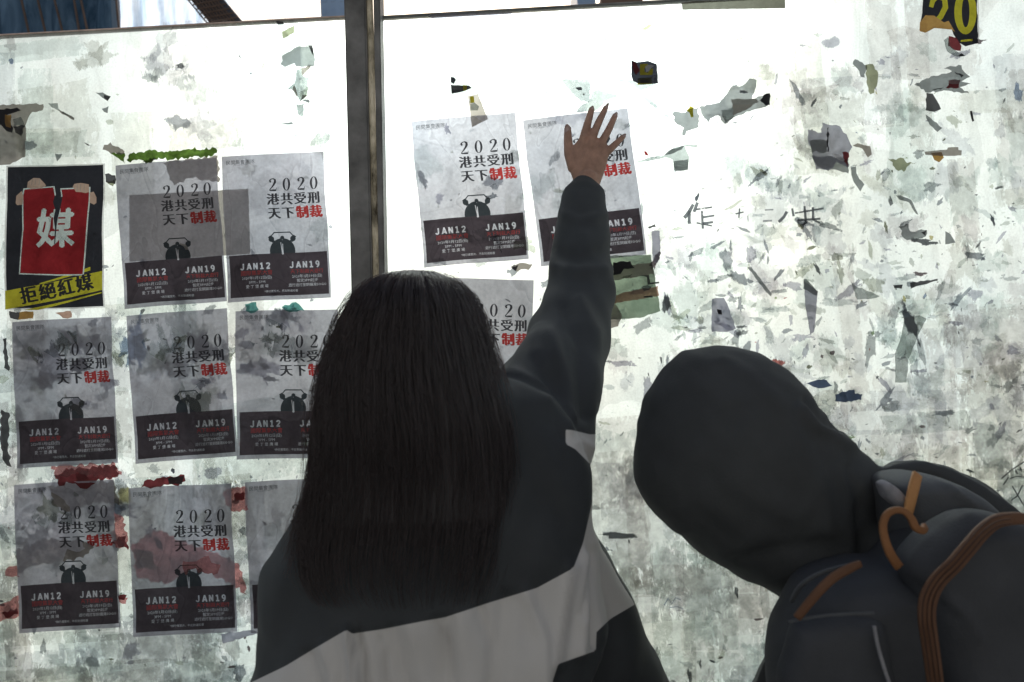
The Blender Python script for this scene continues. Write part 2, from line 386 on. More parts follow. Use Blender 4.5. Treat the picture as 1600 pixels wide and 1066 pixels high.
# ------------------------------------------------------------ torn paper: residue (uncountable) and single scraps
def blob_poly(cx, cy, r, asp, ang, n, rough):
    a = np.linspace(0, 2 * math.pi, n, endpoint=False) + RNG.uniform(-.15, .15, n)
    rr = r * (1 + RNG.uniform(-rough, rough, n)); rr = np.maximum(rr, r * .2)
    x = rr * np.cos(a) * asp; y = rr * np.sin(a) / asp; c, s = math.cos(ang), math.sin(ang)
    return np.stack([cx + x * c - y * s, cy + x * s + y * c], 1)
def residue_mat():
    m, t, out = newmat('paper_residue'); p = pos(t)
    a = N(t, 'ShaderNodeAttribute', attribute_name='tint'); e = N(t, 'ShaderNodeAttribute', attribute_name='rim')
    n1 = noise(t, mapping(t, p, (1, 1, .45), (0, .5, 0)), 70, 6, .75, .5)
    n2 = noise(t, p, 22, 4, .6, .4)
    q = N(t, 'ShaderNodeMath', operation='MULTIPLY_ADD'); L(t, n1, q.inputs[0]); q.inputs[1].default_value = 1.7; L(t, e.outputs['Fac'], q.inputs[2])
    q2 = N(t, 'ShaderNodeMath', operation='MULTIPLY_ADD'); L(t, n2, q2.inputs[0]); q2.inputs[1].default_value = .9; L(t, q.outputs[0], q2.inputs[2])
    sm = N(t, 'ShaderNodeMapRange', interpolation_type='SMOOTHSTEP'); L(t, q2.outputs[0], sm.inputs[0]); sm.inputs[1].default_value = 1.42; sm.inputs[2].default_value = 1.62
    v = mul(t, ramp(t, noise(t, p, 45, 5, .65), [(.3, .86), (.7, 1.05)]), a.outputs[0])
    tr = N(t, 'ShaderNodeBsdfTransparent'); L(t, v, tr.inputs[0]); d = N(t, 'ShaderNodeBsdfDiffuse', ins={0: (.6, .61, .59, 1)})
    mx = N(t, 'ShaderNodeMixShader'); mx.inputs[0].default_value = .10; L(t, tr.outputs[0], mx.inputs[1]); L(t, d.outputs[0], mx.inputs[2])
    cl = N(t, 'ShaderNodeBsdfTransparent'); m2 = N(t, 'ShaderNodeMixShader'); L(t, sm.outputs[0], m2.inputs[0]); L(t, cl.outputs[0], m2.inputs[1]); L(t, mx.outputs[0], m2.inputs[2])
    L(t, m2.outputs[0], out.inputs[0]); return m
RES = residue_mat()
def residue(parent, items, y, name, soft=False):
    V = []; F = []; C = []
    for P, c in items:
        s = len(V)
        yy = y - RNG.uniform(0, .0004)
        cen = P.mean(0); V.append(at(cen[0], cen[1], yy)); V += [at(a, b, yy) for a, b in P]
        n = len(P)
        for i in range(n): F.append((s, s + 1 + i, s + 1 + (i + 1) % n)); C.append(c)
    me = mesh(name, V, F); at_ = me.attributes.new('tint', 'FLOAT_COLOR', 'FACE')
    at_.data.foreach_set('color', np.array([(*c, 1) for c in C], dtype=np.float32).ravel())
    rim = []
    for P, c in items: rim += [1.0] + [0.0 if not soft else .25] * len(P)
    ra = me.attributes.new('rim', 'FLOAT', 'POINT'); ra.data.foreach_set('value', np.array(rim, dtype=np.float32))
    o = link(name, me, parent, RES); o['kind'] = 'stuff'; return o
TINTS = [(.46, .48, .49), (.60, .62, .63), (.72, .75, .76), (.36, .38, .41), (.80, .83, .83), (.64, .66, .60), (.54, .54, .60), (.86, .88, .86), (.66, .68, .66)]
DARKT = [(.12, .13, .14), (.2, .21, .22), (.07, .08, .1), (.25, .26, .2), (.16, .13, .14)]
def tinted(dark=.1, pale=0.0):
    pale = pale + .06
    r = random.random()
    if r < dark: return random.choice(DARKT)
    if r < dark + .02: return random.choice([(.55, .2, .18), (.6, .55, .3), (.35, .42, .55), (.45, .55, .35)])
    c = random.choice(TINTS); k = random.uniform(.85, 1.08) + pale; return tuple(min(.97, q * k) for q in c)
def scatter(n, x0, x1, y0, y1, rmin, rmax, dark, dens=None, pale=0.0, aspr=(.9, 2.6), rough=.3):
    out = []
    while len(out) < n:
        x = random.uniform(x0, x1); y = random.uniform(y0, y1)
        if dens and random.random() > dens(x, y): continue
        r = rmin * (rmax / rmin) ** (random.random() ** 1.7)
        asp = random.uniform(*aspr); ang = random.choice([random.gauss(-.5, .5), random.gauss(1.4, .4), random.gauss(0, .25)])
        out.append((blob_poly(x, y, r, asp ** .5, ang, random.randint(10, 18), rough), tinted(dark, pale)))
    return out
def dr(x, y):   # density on the right panel: clean near the top middle, busy to the right and below
    d = .12 + .55 * min(1, max(0, (x - 1000) / 250)) * min(1, max(0, (y - 60) / 250)) + .25 * min(1, max(0, (y - 200) / 250))
    if x > 1480: d *= .75
    if y > 780: d = .35
    return d
def rects(n, x0, x1, y0, y1, lo, hi):
    out = []
    for _ in range(n):
        cx, cy = random.uniform(x0, x1), random.uniform(y0, y1); w_, h_ = random.choice([(85, 115), (60, 18), (110, 22), (25, 120), (50, 70), (90, 60)])
        w_ *= random.uniform(.6, 1.2); h_ *= random.uniform(.6, 1.2); a = R_(-3) + random.gauss(0, .05)
        n1 = 7; P = []
        for (ax, ay), (bx, by) in zip([(-1, -1), (1, -1), (1, 1), (-1, 1)], [(1, -1), (1, 1), (-1, 1), (-1, -1)]):
            j = random.choice([.0, .01, .10])
            for k in range(n1):
                t_ = k / n1; P.append(((ax + (bx - ax) * t_) * w_ * (1 + random.uniform(-j, j)), (ay + (by - ay) * t_) * h_ * (1 + random.uniform(-j, j))))
        P = np.array(P); c, s = math.cos(a), math.sin(a); P = np.stack([cx + P[:, 0] * c - P[:, 1] * s, cy + P[:, 0] * s + P[:, 1] * c], 1)
        v = random.uniform(lo, hi); q = random.choice([(1, 1, .97), (.96, 1, .99), (1, .98, .97), (.97, .98, 1)])
        out.append((P, tuple(min(.99, v * z) for z in q)))
    return out
# right panel
residue(RP, rects(55, 1080, 1750, 40, 1150, .93, .99), -.0002, 'paste_layer', True)
residue(RP, scatter(1300, 640, 1800, 40, 1200, 1.6, 13, .04, dr, .07, (1, 5), .45), -.0007, 'torn_remains')
residue(RP, scatter(420, 700, 1650, 60, 1150, 1.0, 6, .35, dr, 0, (1, 4)), -.0012, 'torn_flecks')
def hot(x, y): return math.exp(-((x - 1130) / 210) ** 2 - ((y - 470) / 150) ** 2) + .5 * math.exp(-((x - 1400) / 130) ** 2 - ((y - 450) / 100) ** 2)
residue(RP, scatter(110, 980, 1560, 200, 700, 6, 19, .06, hot, -.04, (1.5, 5), .35), -.0016, 'torn_patches')
def smears(n, x0, x1, y0, y1, dens=None):
    out = []
    while len(out) < n:
        x = random.uniform(x0, x1); y = random.uniform(y0, y1)
        if dens and random.random() > dens(x, y): continue
        v = random.uniform(.88, .98) - (.1 if x0 < 0 else 0); c = random.choice([(1, 1, .97), (.96, 1, .99), (1, .98, .99), (.96, .97, 1)])
        out.append((blob_poly(x, y, random.uniform(12, 38), random.uniform(1, 2.4) ** .5 * random.choice([1, 1, .8]), random.gauss(1.3, .8), 16, .45), tuple(v * q for q in c)))
    return out
residue(RP, smears(420, 640, 1800, 60, 1150, dr), -.0005, 'peeling_smears')
residue(LP, smears(22, -150, 520, 60, 470) + smears(110, -150, 520, 470, 1150), -.0005, 'peeling_smears')
# left panel
def dl(x, y): return .15 + .8 * (y > 480) + .5 * (x < 60)
residue(LP, rects(9, -150, 130, 60, 250, .92, .98) + rects(6, 150, 520, 60, 260, .95, .985) + rects(40, -150, 470, 470, 1150, .86, .97), -.0002, 'paste_layer', True)
residue(LP, rects(34, -200, 540, 1000, 1250, .80, .93) + rects(16, -200, 540, 700, 1000, .86, .95), -.0003, 'grime_falloff_layer', True)  # grime, plus the light's downward falloff tinted into the lower pane
residue(RP, rects(46, 900, 1750, 860, 1250, .86, .95) + rects(26, 900, 1750, 650, 900, .88, .96), -.0003, 'grime_falloff_layer', True)  # dims the foot of the right pane, imitating light that fades downward
residue(LP, scatter(620, -250, 530, 50, 1200, 2, 20, .05, dl, .02), -.0007, 'torn_remains')
residue(LP, scatter(260, -250, 530, 50, 1200, 1.2, 6, .5, dl, 0, (1, 4)), -.0012, 'torn_flecks')
def behind(x, y): return .9 * math.exp(-((x - 95) / 70) ** 2 - ((y - 560) / 45) ** 2) + .8 * math.exp(-((x - 280) / 80) ** 2 - ((y - 560) / 60) ** 2) + .7 * math.exp(-((x - 120) / 90) ** 2 - ((y - 830) / 60) ** 2) + .5 * math.exp(-((x - 430) / 60) ** 2 - ((y - 520) / 30) ** 2)
residue(LP, scatter(70, 10, 510, 480, 960, 10, 34, .0, behind, -.12, (1.0, 2.6), .6), -.0016, 'torn_patches')
residue(RP, scatter(16, 650, 1010, 180, 430, 8, 20, .0, None, -.05, (1.0, 2.6), .5), -.0016, 'torn_patches')

SM = {'grey': sheet_mat('grey_scrap', (.31, .335, .34), (.42, .43, .42), .3), 'pale': sheet_mat('pale_scrap', (.47, .51, .50), (.5, .52, .5), .22),
      'dark': sheet_mat('dark_scrap', (.12, .12, .13), (.13, .13, .13), .4), 'taupe': sheet_mat('taupe_scrap', (.37, .34, .31), (.4, .37, .34), .35),
      'lilac': sheet_mat('lilac_scrap', (.44, .44, .52), (.46, .46, .52), .3), 'olive': sheet_mat('olive_scrap', (.42, .44, .30), (.4, .42, .3), .35),
      'maroon': sheet_mat('maroon_scrap', (.24, .05, .06), (.25, .08, .08), .4), 'pink': sheet_mat('pink_scrap', (.78, .36, .36), (.6, .35, .35), .25, .7, 1.1, 30),
      'tape': sheet_mat('weathered_tape', (.14, .14, .115), (.3, .3, .25), .4), 'green': sheet_mat('green_scrap', (.13, .24, .045), (.15, .21, .06), .4, .35, 1.2, 45), 'black': sheet_mat('black_scrap', (.02, .02, .025), (.06, .06, .065), .6),
      'yellow': sheet_mat('yellow_ink', (.50, .46, .04), (.5, .45, .06), .5), 'ochre': sheet_mat('ochre_scrap', (.50, .29, .09), (.45, .28, .12), .45),
      'mint': sheet_mat('mint_wash', (.29, .37, .28), (.36, .42, .35), .35, .6, 1.15, 16), 'salmon': sheet_mat('salmon_wash', (.58, .36, .28), (.5, .36, .3), .35, .6, 1.15, 16),
      'slate': sheet_mat('slate_scrap', (.10, .14, .24), (.14, .17, .24), .4), 'teal': sheet_mat('teal_wash', (.15, .42, .40), (.2, .4, .38), .3),
      'brown': sheet_mat('brown_sheet', (.40, .37, .34), (.33, .31, .29), .38, .93, 1.03, 4, fine=.05), 'white': sheet_mat('white_paper', (.9, .9, .9), (.7, .7, .7), .35),
      'skin': sheet_mat('printed_skin', (.55, .38, .30), (.45, .33, .27), .55), 'red': sheet_mat('deep_red_ink', (.26, .02, .025), (.24, .03, .035), .55, .8, 1.2, 20),
      'blueb': sheet_mat('blue_black_ink', (.03, .032, .042), (.055, .057, .064), .65)}
def jag(P, amp, sub):
    """roughen an outline in photo pixels"""
    out = []
    for i, (a, b) in enumerate(P):
        c, d = P[(i + 1) % len(P)]; l = math.hypot(c - a, d - b); k = max(1, int(l / sub))
        for j in range(k):
            t_ = j / k; o = 0 if j == 0 else random.uniform(-amp, amp)
            out.append((a + (c - a) * t_ - (d - b) / max(l, 1e-6) * o, b + (d - b) * t_ + (c - a) / max(l, 1e-6) * o))
    return out
def flat(name, P, mat, y, parent=None, curl=0.0, th=.00015):
    """a thin sheet of real thickness with the given outline (photo pixels) at depth y, its lower end lifting by curl"""
    V2 = [Vector(p) for p in P]; tri = geometry.tessellate_polygon([[Vector((a, b, 0)) for a, b in P]])
    ys = [b for a, b in P]; y0, y1 = min(ys), max(ys)
    V = [at(a, b, y - curl * ((b - y0) / (y1 - y0 + 1e-6)) ** 2) for a, b in P]
    me = mesh(name, V, tri)
    return link(name, me, parent, SM[mat])
def scrap(label, pieces, cat='paper scrap', name='paper_scrap', y=-.0022, curl=.002, amp=1.0, sub=5, group='torn paper scraps left on the panels'):
    """pieces: list of (material, outline); the first is the thing, the others lie over it"""
    c = np.mean(np.array(pieces[0][1]), 0); base = at(c[0], c[1], y)
    o = empty(name, base, label, cat, group)
    for k, (m_, P) in enumerate(pieces): flat('torn_sheet' if k == 0 else 'torn_layer', jag(P, amp, sub), m_, y - .0004 * k, o, curl)
    return o
def Z(ox, oy, s, P): return [(ox + a / s, oy + b / s) for a, b in P]
A4 = lambda P: Z(400, 0, 4, P); B4 = lambda P: Z(800, 0, 4, P); C4 = lambda P: Z(1200, 0, 4, P); D4 = lambda P: Z(0, 0, 4, P); G2 = lambda P: Z(1000, 200, 2.665, P)
scrap('large grey scrap high on the left panel, shaped like a torn cap', [('grey', A4([(150, 400), (165, 380), (160, 352), (215, 320), (250, 295), (320, 288), (350, 300), (370, 370), (362, 415), (335, 418), (250, 415), (240, 395), (180, 420)])), ('dark', A4([(322, 282), (350, 282), (360, 350), (335, 300)])), ('taupe', A4([(285, 425), (345, 405), (335, 430), (290, 475)]))])
scrap('ragged grey scrap trailing down beneath the cap shaped one', [('pale', A4([(255, 440), (285, 425), (290, 475), (333, 490), (320, 510), (327, 550), (315, 600), (275, 635), (258, 600), (230, 560), (195, 560), (240, 520)])), ('taupe', A4([(272, 635), (290, 592), (320, 595), (300, 615)])), ('taupe', A4([(225, 560), (238, 530), (262, 605), (250, 600)]))])
scrap('small pale tail of paper at the end of the grey trail', [('pale', A4([(252, 652), (302, 648), (297, 700), (287, 732), (262, 715)]))], amp=2, sub=4)
scrap('olive four sided scrap under the top edge near the post', [('olive', A4([(162, 198), (240, 158), (238, 205), (168, 243)]))])
scrap('thin flat sliver below the grey trail, left of the post', [('grey', A4([(150, 773), (225, 762), (232, 776), (190, 780)]))])
scrap('dark chip on the top edge, left of the post', [('dark', A4([(125, 132), (170, 135), (174, 155), (135, 155)]))])
scrap('grey wedge with a dark tip alone on the white area at upper left', [('grey', D4([(595, 578), (640, 578), (690, 602), (672, 632), (640, 612)])), ('dark', D4([(650, 592), (692, 603), (673, 630), (648, 612)]))])
scrap('small grey triangle just under the dark tipped wedge', [('grey', D4([(635, 680), (678, 664), (672, 708), (650, 700)]))])
scrap('grey triangle pointing down above the black poster', [('grey', D4([(342, 960), (388, 962), (378, 985), (355, 1010)]))])
scrap('long mauve strip hanging diagonally at upper left', [('pale', D4([(300, 645), (360, 645), (365, 680), (462, 738), (462, 752), (360, 690), (320, 670)])), ('taupe', D4([(360, 685), (400, 700), (464, 738), (460, 752), (385, 712)]))])
scrap('torn remains of an old poster at the left edge above the black poster', [('taupe', D4([(-60, 660), (180, 648), (270, 650), (265, 690), (200, 700), (175, 740), (158, 785), (158, 980), (100, 1010), (40, 1030), (-60, 1040)])), ('black', D4([(-60, 690), (105, 672), (130, 690), (40, 720), (60, 770), (82, 800), (75, 830), (40, 820), (5, 780), (-60, 760)])), ('ochre', D4([(30, 715), (70, 715), (66, 800), (36, 790)])), ('dark', D4([(80, 790), (156, 786), (130, 850), (95, 830)])), ('pale', D4([(80, 745), (130, 730), (155, 782), (90, 783)]))], amp=1.6)
scrap('strip of green print above the second poster of the top row', [('green', D4([(790, 1000), (810, 960), (900, 955), (920, 940), (1000, 948), (1060, 940), (1180, 930), (1350, 928), (1355, 955), (1330, 975), (1200, 985), (1060, 1000), (990, 985), (920, 1020), (880, 1000), (800, 1010)])), ('dark', D4([(890, 1010), (990, 985), (960, 1000), (912, 1028)]))], amp=2.5, sub=3)
scrap('green corner with a brown torn top left of the green strip', [('green', D4([(690, 960), (778, 955), (780, 1025), (740, 990)])), ('taupe', D4([(640, 935), (650, 905), (690, 890), (720, 915), (778, 950), (770, 962), (690, 960)]))], amp=2, sub=4)
scrap('dark brown shred sticking out right of the black poster', [('dark', [(164, 272), (180, 274), (180, 288), (165, 284)]), ('olive', [(165, 284), (180, 280), (176, 291)])], amp=2)
scrap('grey brown sheet showing between two top row posters', [('brown', [(202, 305), (388, 295), (391, 397), (202, 409)])], name='old_sheet', cat='paper sheet', y=-.0008, curl=0, amp=.2, group=None)
scrap('dark ribbed paper behind the top of the second poster', [('brown', [(255, 255), (340, 243), (342, 285), (300, 278), (272, 290)])], y=-.0016, curl=0, amp=3)
scrap('orange and brown shred between the black poster and the poster below', [('ochre', [(30, 488), (52, 487), (51, 498), (28, 500)]), ('dark', [(14, 486), (30, 488), (28, 500), (16, 497)])], amp=1.5)
scrap('pink patch between the black poster and the poster below', [('salmon', [(86, 489), (110, 486), (112, 496), (98, 497)])], amp=1.5)
scrap('teal smear of paint under the third poster of the top row', [('teal', [(382, 476), (400, 472), (404, 484), (392, 490), (384, 486)]), ('teal', [(440, 480), (462, 472), (476, 486), (452, 488)])], amp=2)
scrap('maroon paper torn across between the left hand posters', [('maroon', [(84, 742), (100, 735), (180, 727), (184, 745), (150, 752), (130, 764), (108, 755), (92, 760)]), ('pink', [(80, 728), (180, 724), (190, 742), (170, 750), (120, 738), (86, 748)])], amp=3.5, sub=4)
scrap('dark maroon shred on the top edge of the lower middle poster', [('maroon', [(220, 762), (225, 752), (260, 746), (288, 742), (290, 752), (278, 760), (262, 758), (240, 762)]), ('dark', [(262, 748), (288, 743), (284, 757), (264, 757)])], amp=2)
scrap('pink red paper with pen marks between the lower middle and right posters', [('pink', [(350, 768), (384, 760), (388, 796), (365, 800), (352, 790)]), ('maroon', [(366, 772), (380, 768), (382, 780), (368, 784)])], amp=2.5, sub=4)
scrap('big pink stain of paper under the lower middle poster', [('pink', [(206, 850), (240, 828), (300, 850), (372, 880), (386, 930), (350, 905), (300, 890), (262, 912), (215, 905)]), ('olive', [(206, 860), (236, 862), (248, 888), (216, 890)])], amp=4, sub=5, y=-.0016, curl=0)
scrap('red shred sticking out of the right side of the lower left poster', [('pink', [(178, 800), (192, 808), (200, 845), (186, 862), (176, 840)]), ('maroon', [(170, 846), (197, 838), (200, 860), (182, 850)])], amp=3, sub=4)
scrap('red shred at the left edge beside the lowest left poster', [('pink', [(-20, 955), (0, 945), (30, 930), (30, 962), (0, 972), (-20, 975)]), ('maroon', [(2, 958), (26, 950), (28, 960), (8, 966)])], amp=2.5)
scrap('small red flap at the left edge of the lowest left poster', [('pink', [(10, 888), (26, 884), (30, 902), (8, 900)])], amp=2)
scrap('maroon fleck on the right edge of the lowest left poster', [('maroon', [(182, 928), (198, 930), (194, 938), (186, 937)]), ('pink', [(184, 932), (200, 934), (196, 944), (186, 941)])], amp=1.5)
scrap('grey folded strip under the bottom corner of the lower middle poster', [('lilac', [(345, 990), (395, 985), (405, 990), (348, 1006)])], amp=1.2)
scrap('streaked brown tear at the left edge beside the middle left poster', [('dark', [(4, 530), (10, 528), (14, 580), (6, 575)]), ('dark', [(2, 640), (14, 645), (12, 700), (18, 730), (6, 722), (0, 690)])], amp=2.5)
scrap('big mauve stain under the lowest left poster', [('taupe', [(75, 760), (178, 752), (186, 790), (150, 786), (110, 800), (82, 790)]), ('taupe', [(24, 860), (80, 840), (150, 846), (130, 872), (60, 884), (28, 896)])], amp=4, y=-.0016, curl=0)
# right panel
scrap('black and pale triangle of poster left over above the tape strip', [('pale', A4([(1210, 432), (1262, 470), (1275, 495), (1250, 500), (1262, 525), (1400, 530), (1440, 548), (1400, 565), (1260, 590), (1220, 605)])), ('black', A4([(1218, 530), (1330, 535), (1350, 550), (1300, 570), (1222, 585)])), ('blueb', A4([(1218, 480), (1240, 485), (1250, 500), (1235, 525), (1217, 515)])), ('yellow', A4([(1293, 532), (1318, 534), (1315, 565), (1295, 568)]))], amp=.8)
scrap('strip of grey tape with a yellow end over the middle poster top', [('taupe', A4([(1322, 600), (1388, 585), (1450, 745), (1350, 795)])), ('yellow', A4([(1335, 605), (1360, 600), (1365, 640), (1340, 645)])), ('pale', A4([(1340, 650), (1365, 640), (1395, 665), (1385, 690), (1340, 690)]))], amp=.3, y=-.0032, curl=0)
scrap('pale grey scrap with dark specks left of the raised fingers', [('pale', B4([(303, 505), (330, 492), (480, 500), (490, 525), (482, 640), (430, 632), (395, 605), (360, 560)])), ('dark', B4([(395, 548), (435, 545), (440, 562), (415, 565)])), ('dark', B4([(438, 585), (455, 585), (452, 600)]))], amp=1.2, sub=4)
scrap('pale grey kite shaped scrap just above the fingertips', [('pale', B4([(400, 700), (430, 660), (482, 630), (500, 575), (540, 560), (600, 580), (655, 590), (660, 602), (600, 625), (510, 700)]))])
scrap('black and yellow lettered scrap with a grey torn wing at top centre', [('pale', B4([(645, 490), (690, 425), (680, 385), (710, 370), (722, 318), (740, 440), (745, 500), (800, 530), (915, 520), (803, 567), (720, 510), (670, 515)])), ('blueb', B4([(745, 375), (780, 390), (850, 380), (905, 400), (915, 520), (800, 530), (755, 505), (745, 470)])), ('yellow', B4([(785, 490), (872, 482), (874, 525), (785, 530)])), ('blueb', B4([(802, 503), (850, 500), (850, 512), (803, 515)])), ('yellow', B4([(800, 400), (850, 400), (850, 420), (828, 425), (830, 450), (850, 455), (860, 430), (882, 428), (878, 468), (800, 470)])), ('maroon', B4([(750, 378), (775, 390), (800, 440), (775, 470), (758, 440)])), ('white', B4([(832, 415), (848, 405), (890, 410), (870, 425), (858, 445), (838, 450)]))], amp=.5)
scrap('small olive scrap high on the panel above the lettered one', [('olive', B4([(782, 172), (820, 175), (850, 155), (878, 145), (870, 165), (840, 190), (815, 188)]))])
scrap('thin grey splinter slanting high on the right panel', [('pale', B4([(148, 440), (205, 385), (265, 352), (225, 395), (180, 425)]))], amp=.3)
scrap('ragged grey square with a yellow flame mark right of the lettered scrap', [('grey', B4([(1008, 700), (1060, 705), (1100, 690), (1165, 670), (1168, 795), (1110, 815), (1065, 850), (1075, 800), (1020, 765)])), ('yellow', B4([(1090, 690), (1115, 662), (1135, 672), (1135, 730), (1120, 735), (1110, 705)]))], amp=2, sub=4)
scrap('long ragged grey strip rising to a dark tip at upper right', [('grey', B4([(1170, 670), (1300, 640), (1330, 600), (1370, 545), (1440, 535), (1485, 490), (1530, 500), (1520, 560), (1500, 620), (1560, 600), (1600, 590), (1600, 660), (1500, 690), (1420, 720), (1330, 775), (1290, 720), (1240, 740), (1230, 765), (1190, 720)])), ('taupe', B4([(1370, 620), (1520, 615), (1540, 640), (1460, 690), (1385, 722)])), ('pale', B4([(1310, 690), (1380, 670), (1390, 730), (1332, 775)])), ('black', B4([(1550, 625), (1575, 592), (1612, 583), (1612, 655), (1585, 660)]))], amp=1.4, sub=4)
scrap('drooping pale and grey scrap right of the hand poster', [('pale', B4([(770, 1015), (850, 985), (950, 972), (1000, 930), (1090, 905), (1160, 905), (1155, 925), (1080, 915), (1100, 960), (1112, 990), (1100, 1064), (1010, 1064), (1005, 1000), (960, 985), (850, 1010)])), ('grey', B4([(950, 972), (1000, 930), (1080, 908), (1060, 935), (990, 965)])), ('grey', B4([(1010, 1010), (1100, 995), (1098, 1060), (1015, 1075)]))], amp=1.0)
scrap('little red fleck right of the hand poster', [('red', B4([(824, 945), (838, 945), (852, 965), (848, 975), (832, 968)]))], amp=.2)
scrap('hanging lilac and grey paper with a black slit at right of centre', [('lilac', C4([(250, 810), (335, 830), (340, 765), (380, 780), (450, 790), (500, 860), (528, 920), (505, 960), (500, 1050), (430, 1010), (395, 1060), (300, 1060), (275, 975), (280, 965), (250, 880)])), ('grey', C4([(262, 880), (330, 870), (372, 880), (372, 945), (350, 960), (300, 940), (275, 960)])), ('black', C4([(370, 800), (380, 795), (380, 950), (372, 948)])), ('maroon', C4([(465, 950), (505, 955), (498, 1045), (470, 1000)])), ('white', C4([(405, 960), (450, 965), (480, 1000), (470, 1010), (420, 985)]))], amp=1.5)
scrap('dark grey flap below the hanging lilac paper', [('grey', G2([(715, 115), (760, 118), (870, 130), (868, 190), (790, 165), (785, 180), (740, 160)]))], amp=2, sub=4)
scrap('thin grey tail right below the hanging lilac paper', [('grey', G2([(878, 165), (900, 160), (908, 200), (935, 235), (918, 265), (890, 225)]))], amp=1.5)
scrap('grey arrowhead scrap trailing an olive strip at upper right', [('grey', C4([(530, 400), (545, 370), (575, 385), (620, 410), (605, 485), (580, 480), (560, 430)])), ('olive', C4([(610, 405), (655, 400), (690, 460), (685, 520), (665, 580), (640, 590), (620, 530)]))], amp=1.6, sub=4)
scrap('wide feathered scrap with magenta patches below the number twenty', [('grey', C4([(915, 530), (990, 490), (1100, 460), (1150, 445), (1100, 430), (1140, 412), (1210, 408), (1228, 450), (1265, 480), (1210, 510), (1270, 525), (1200, 545), (1260, 585), (1100, 565), (1000, 580)])), ('maroon', C4([(1130, 500), (1205, 498), (1195, 548), (1095, 558), (1130, 530)])), ('dark', C4([(1165, 448), (1225, 470), (1210, 485)])), ('dark', C4([(1030, 558), (1100, 545), (1080, 560)]))], amp=1.6, sub=4)
scrap('dark grey rag hanging below the feathered scrap', [('dark', C4([(990, 580), (1030, 585), (1060, 635), (1082, 682), (1040, 700), (985, 690)])), ('grey', C4([(985, 715), (1020, 740), (1090, 800), (1060, 825), (1010, 780)]))], amp=1)
scrap('taupe flap on the right end of the lilac paper', [('taupe', C4([(530, 910), (560, 895), (640, 915), (650, 965), (625, 985), (590, 930)]))], amp=.5)
scrap('strip of grey tape with brown blot at right', [('taupe', C4([(978, 948), (1120, 935), (1125, 922), (1190, 920), (1192, 938), (1212, 940), (1210, 972), (1080, 975), (985, 968)])), ('ochre', C4([(1020, 955), (1085, 950), (1100, 985), (1070, 1015), (1040, 1000)]))], amp=.5)
scrap('brown winged stain left of the tape with the brown blot', [('olive', C4([(748, 990), (800, 1000), (830, 985), (870, 1020), (930, 1015), (880, 1035), (850, 1075), (800, 1060), (780, 1015)]))], amp=2.5, sub=4)
scrap('short black vertical sliver at right', [('black', C4([(1262, 695), (1276, 692), (1290, 755), (1278, 762)]))], amp=.4)
scrap('tall narrow lilac dagger of paper above the hood', [('lilac', G2([(682, 635), (740, 680), (735, 760), (725, 850), (708, 860), (700, 800), (688, 740)])), ('grey', G2([(682, 630), (692, 628), (742, 682), (735, 700), (680, 670)]))], amp=.6)
scrap('thin bent grey strip left of the lilac dagger', [('grey', G2([(448, 580), (465, 580), (550, 690), (545, 702), (515, 670)]))], amp=.6)
scrap('grey square with an L shaped black mark above the hood', [('lilac', G2([(300, 712), (350, 708), (375, 760), (400, 835), (360, 850), (300, 850)])), ('black', G2([(320, 755), (340, 758), (342, 778), (325, 775)]))], amp=1.2)
scrap('long pale tape running diagonally down at right', [('pale', G2([(1100, 790), (1165, 780), (1195, 795), (1160, 860), (1120, 960), (1110, 1060), (1062, 1060), (1062, 940), (1090, 860)]))], amp=.8, sub=8)
scrap('grey triangle standing on its edge at far right', [('grey', G2([(1272, 430), (1292, 440), (1315, 478), (1272, 485)]))], amp=.3)
scrap('grey mottled clump with a dark eye at right', [('grey', G2([(1078, 410), (1120, 400), (1125, 430), (1195, 425), (1190, 452), (1140, 470), (1100, 460)])), ('dark', G2([(1170, 435), (1195, 425), (1190, 450)]))], amp=2, sub=4)
scrap('grey folded strip leaning like a hook at right', [('grey', G2([(1068, 282), (1085, 280), (1130, 300), (1160, 362), (1150, 358), (1120, 310), (1080, 298)]))], amp=.5)
scrap('pale lumpy scrap with dark ends beside the big white crease', [('pale', G2([(880, 640), (900, 660), (1000, 700), (960, 712), (905, 715)])), ('dark', G2([(1055, 655), (1095, 652), (1090, 670), (1060, 668)])), ('dark', G2([(1125, 645), (1240, 628), (1240, 636), (1150, 660), (1128, 670)]))], amp=1.2)
scrap('lilac blade of paper beside the right edge of the hand poster', [('lilac', G2([(50, 430), (82, 428), (86, 500), (75, 560), (60, 565), (50, 520)])), ('dark', G2([(30, 412), (62, 400), (66, 412), (40, 420)]))], amp=1)
scrap('black shred poking out under the hand poster', [('black', [(958, 410), (985, 408), (992, 419), (975, 420), (970, 428), (958, 430)])], amp=1.4, y=-.004)
scrap('brown torn shred between the two upper posters', [('taupe', [(798, 416), (812, 411), (832, 413), (826, 422), (814, 421), (808, 425)]), ('dark', [(798, 418), (810, 414), (806, 424)])], amp=1.0)
scrap('blue grey painted smudges right of the hood', [('slate', Z(960, 500, 2.318, [(800, 270), (870, 252), (872, 268), (900, 268), (895, 290), (830, 298), (800, 295)])), ('slate', Z(960, 500, 2.318, [(690, 230), (760, 215), (790, 238), (740, 248)]))], amp=1.5, sub=4)
scrap('olive taped strip over the top edge at upper right', [('tape', B4([(1060, 18), (1130, 8), (1708, -12), (1708, 52), (1065, 62)]))], name='tape_strip', cat='tape', amp=.2, curl=0, y=-.004, group=None)
scrap('blue grey strip along the top edge right of the post', [('lilac', A4([(1075, 105), (1100, 88), (1600, 76), (1600, 88), (1200, 128), (1165, 152)]))], name='tape_strip', cat='tape', amp=.4, curl=0, y=-.004, group=None)

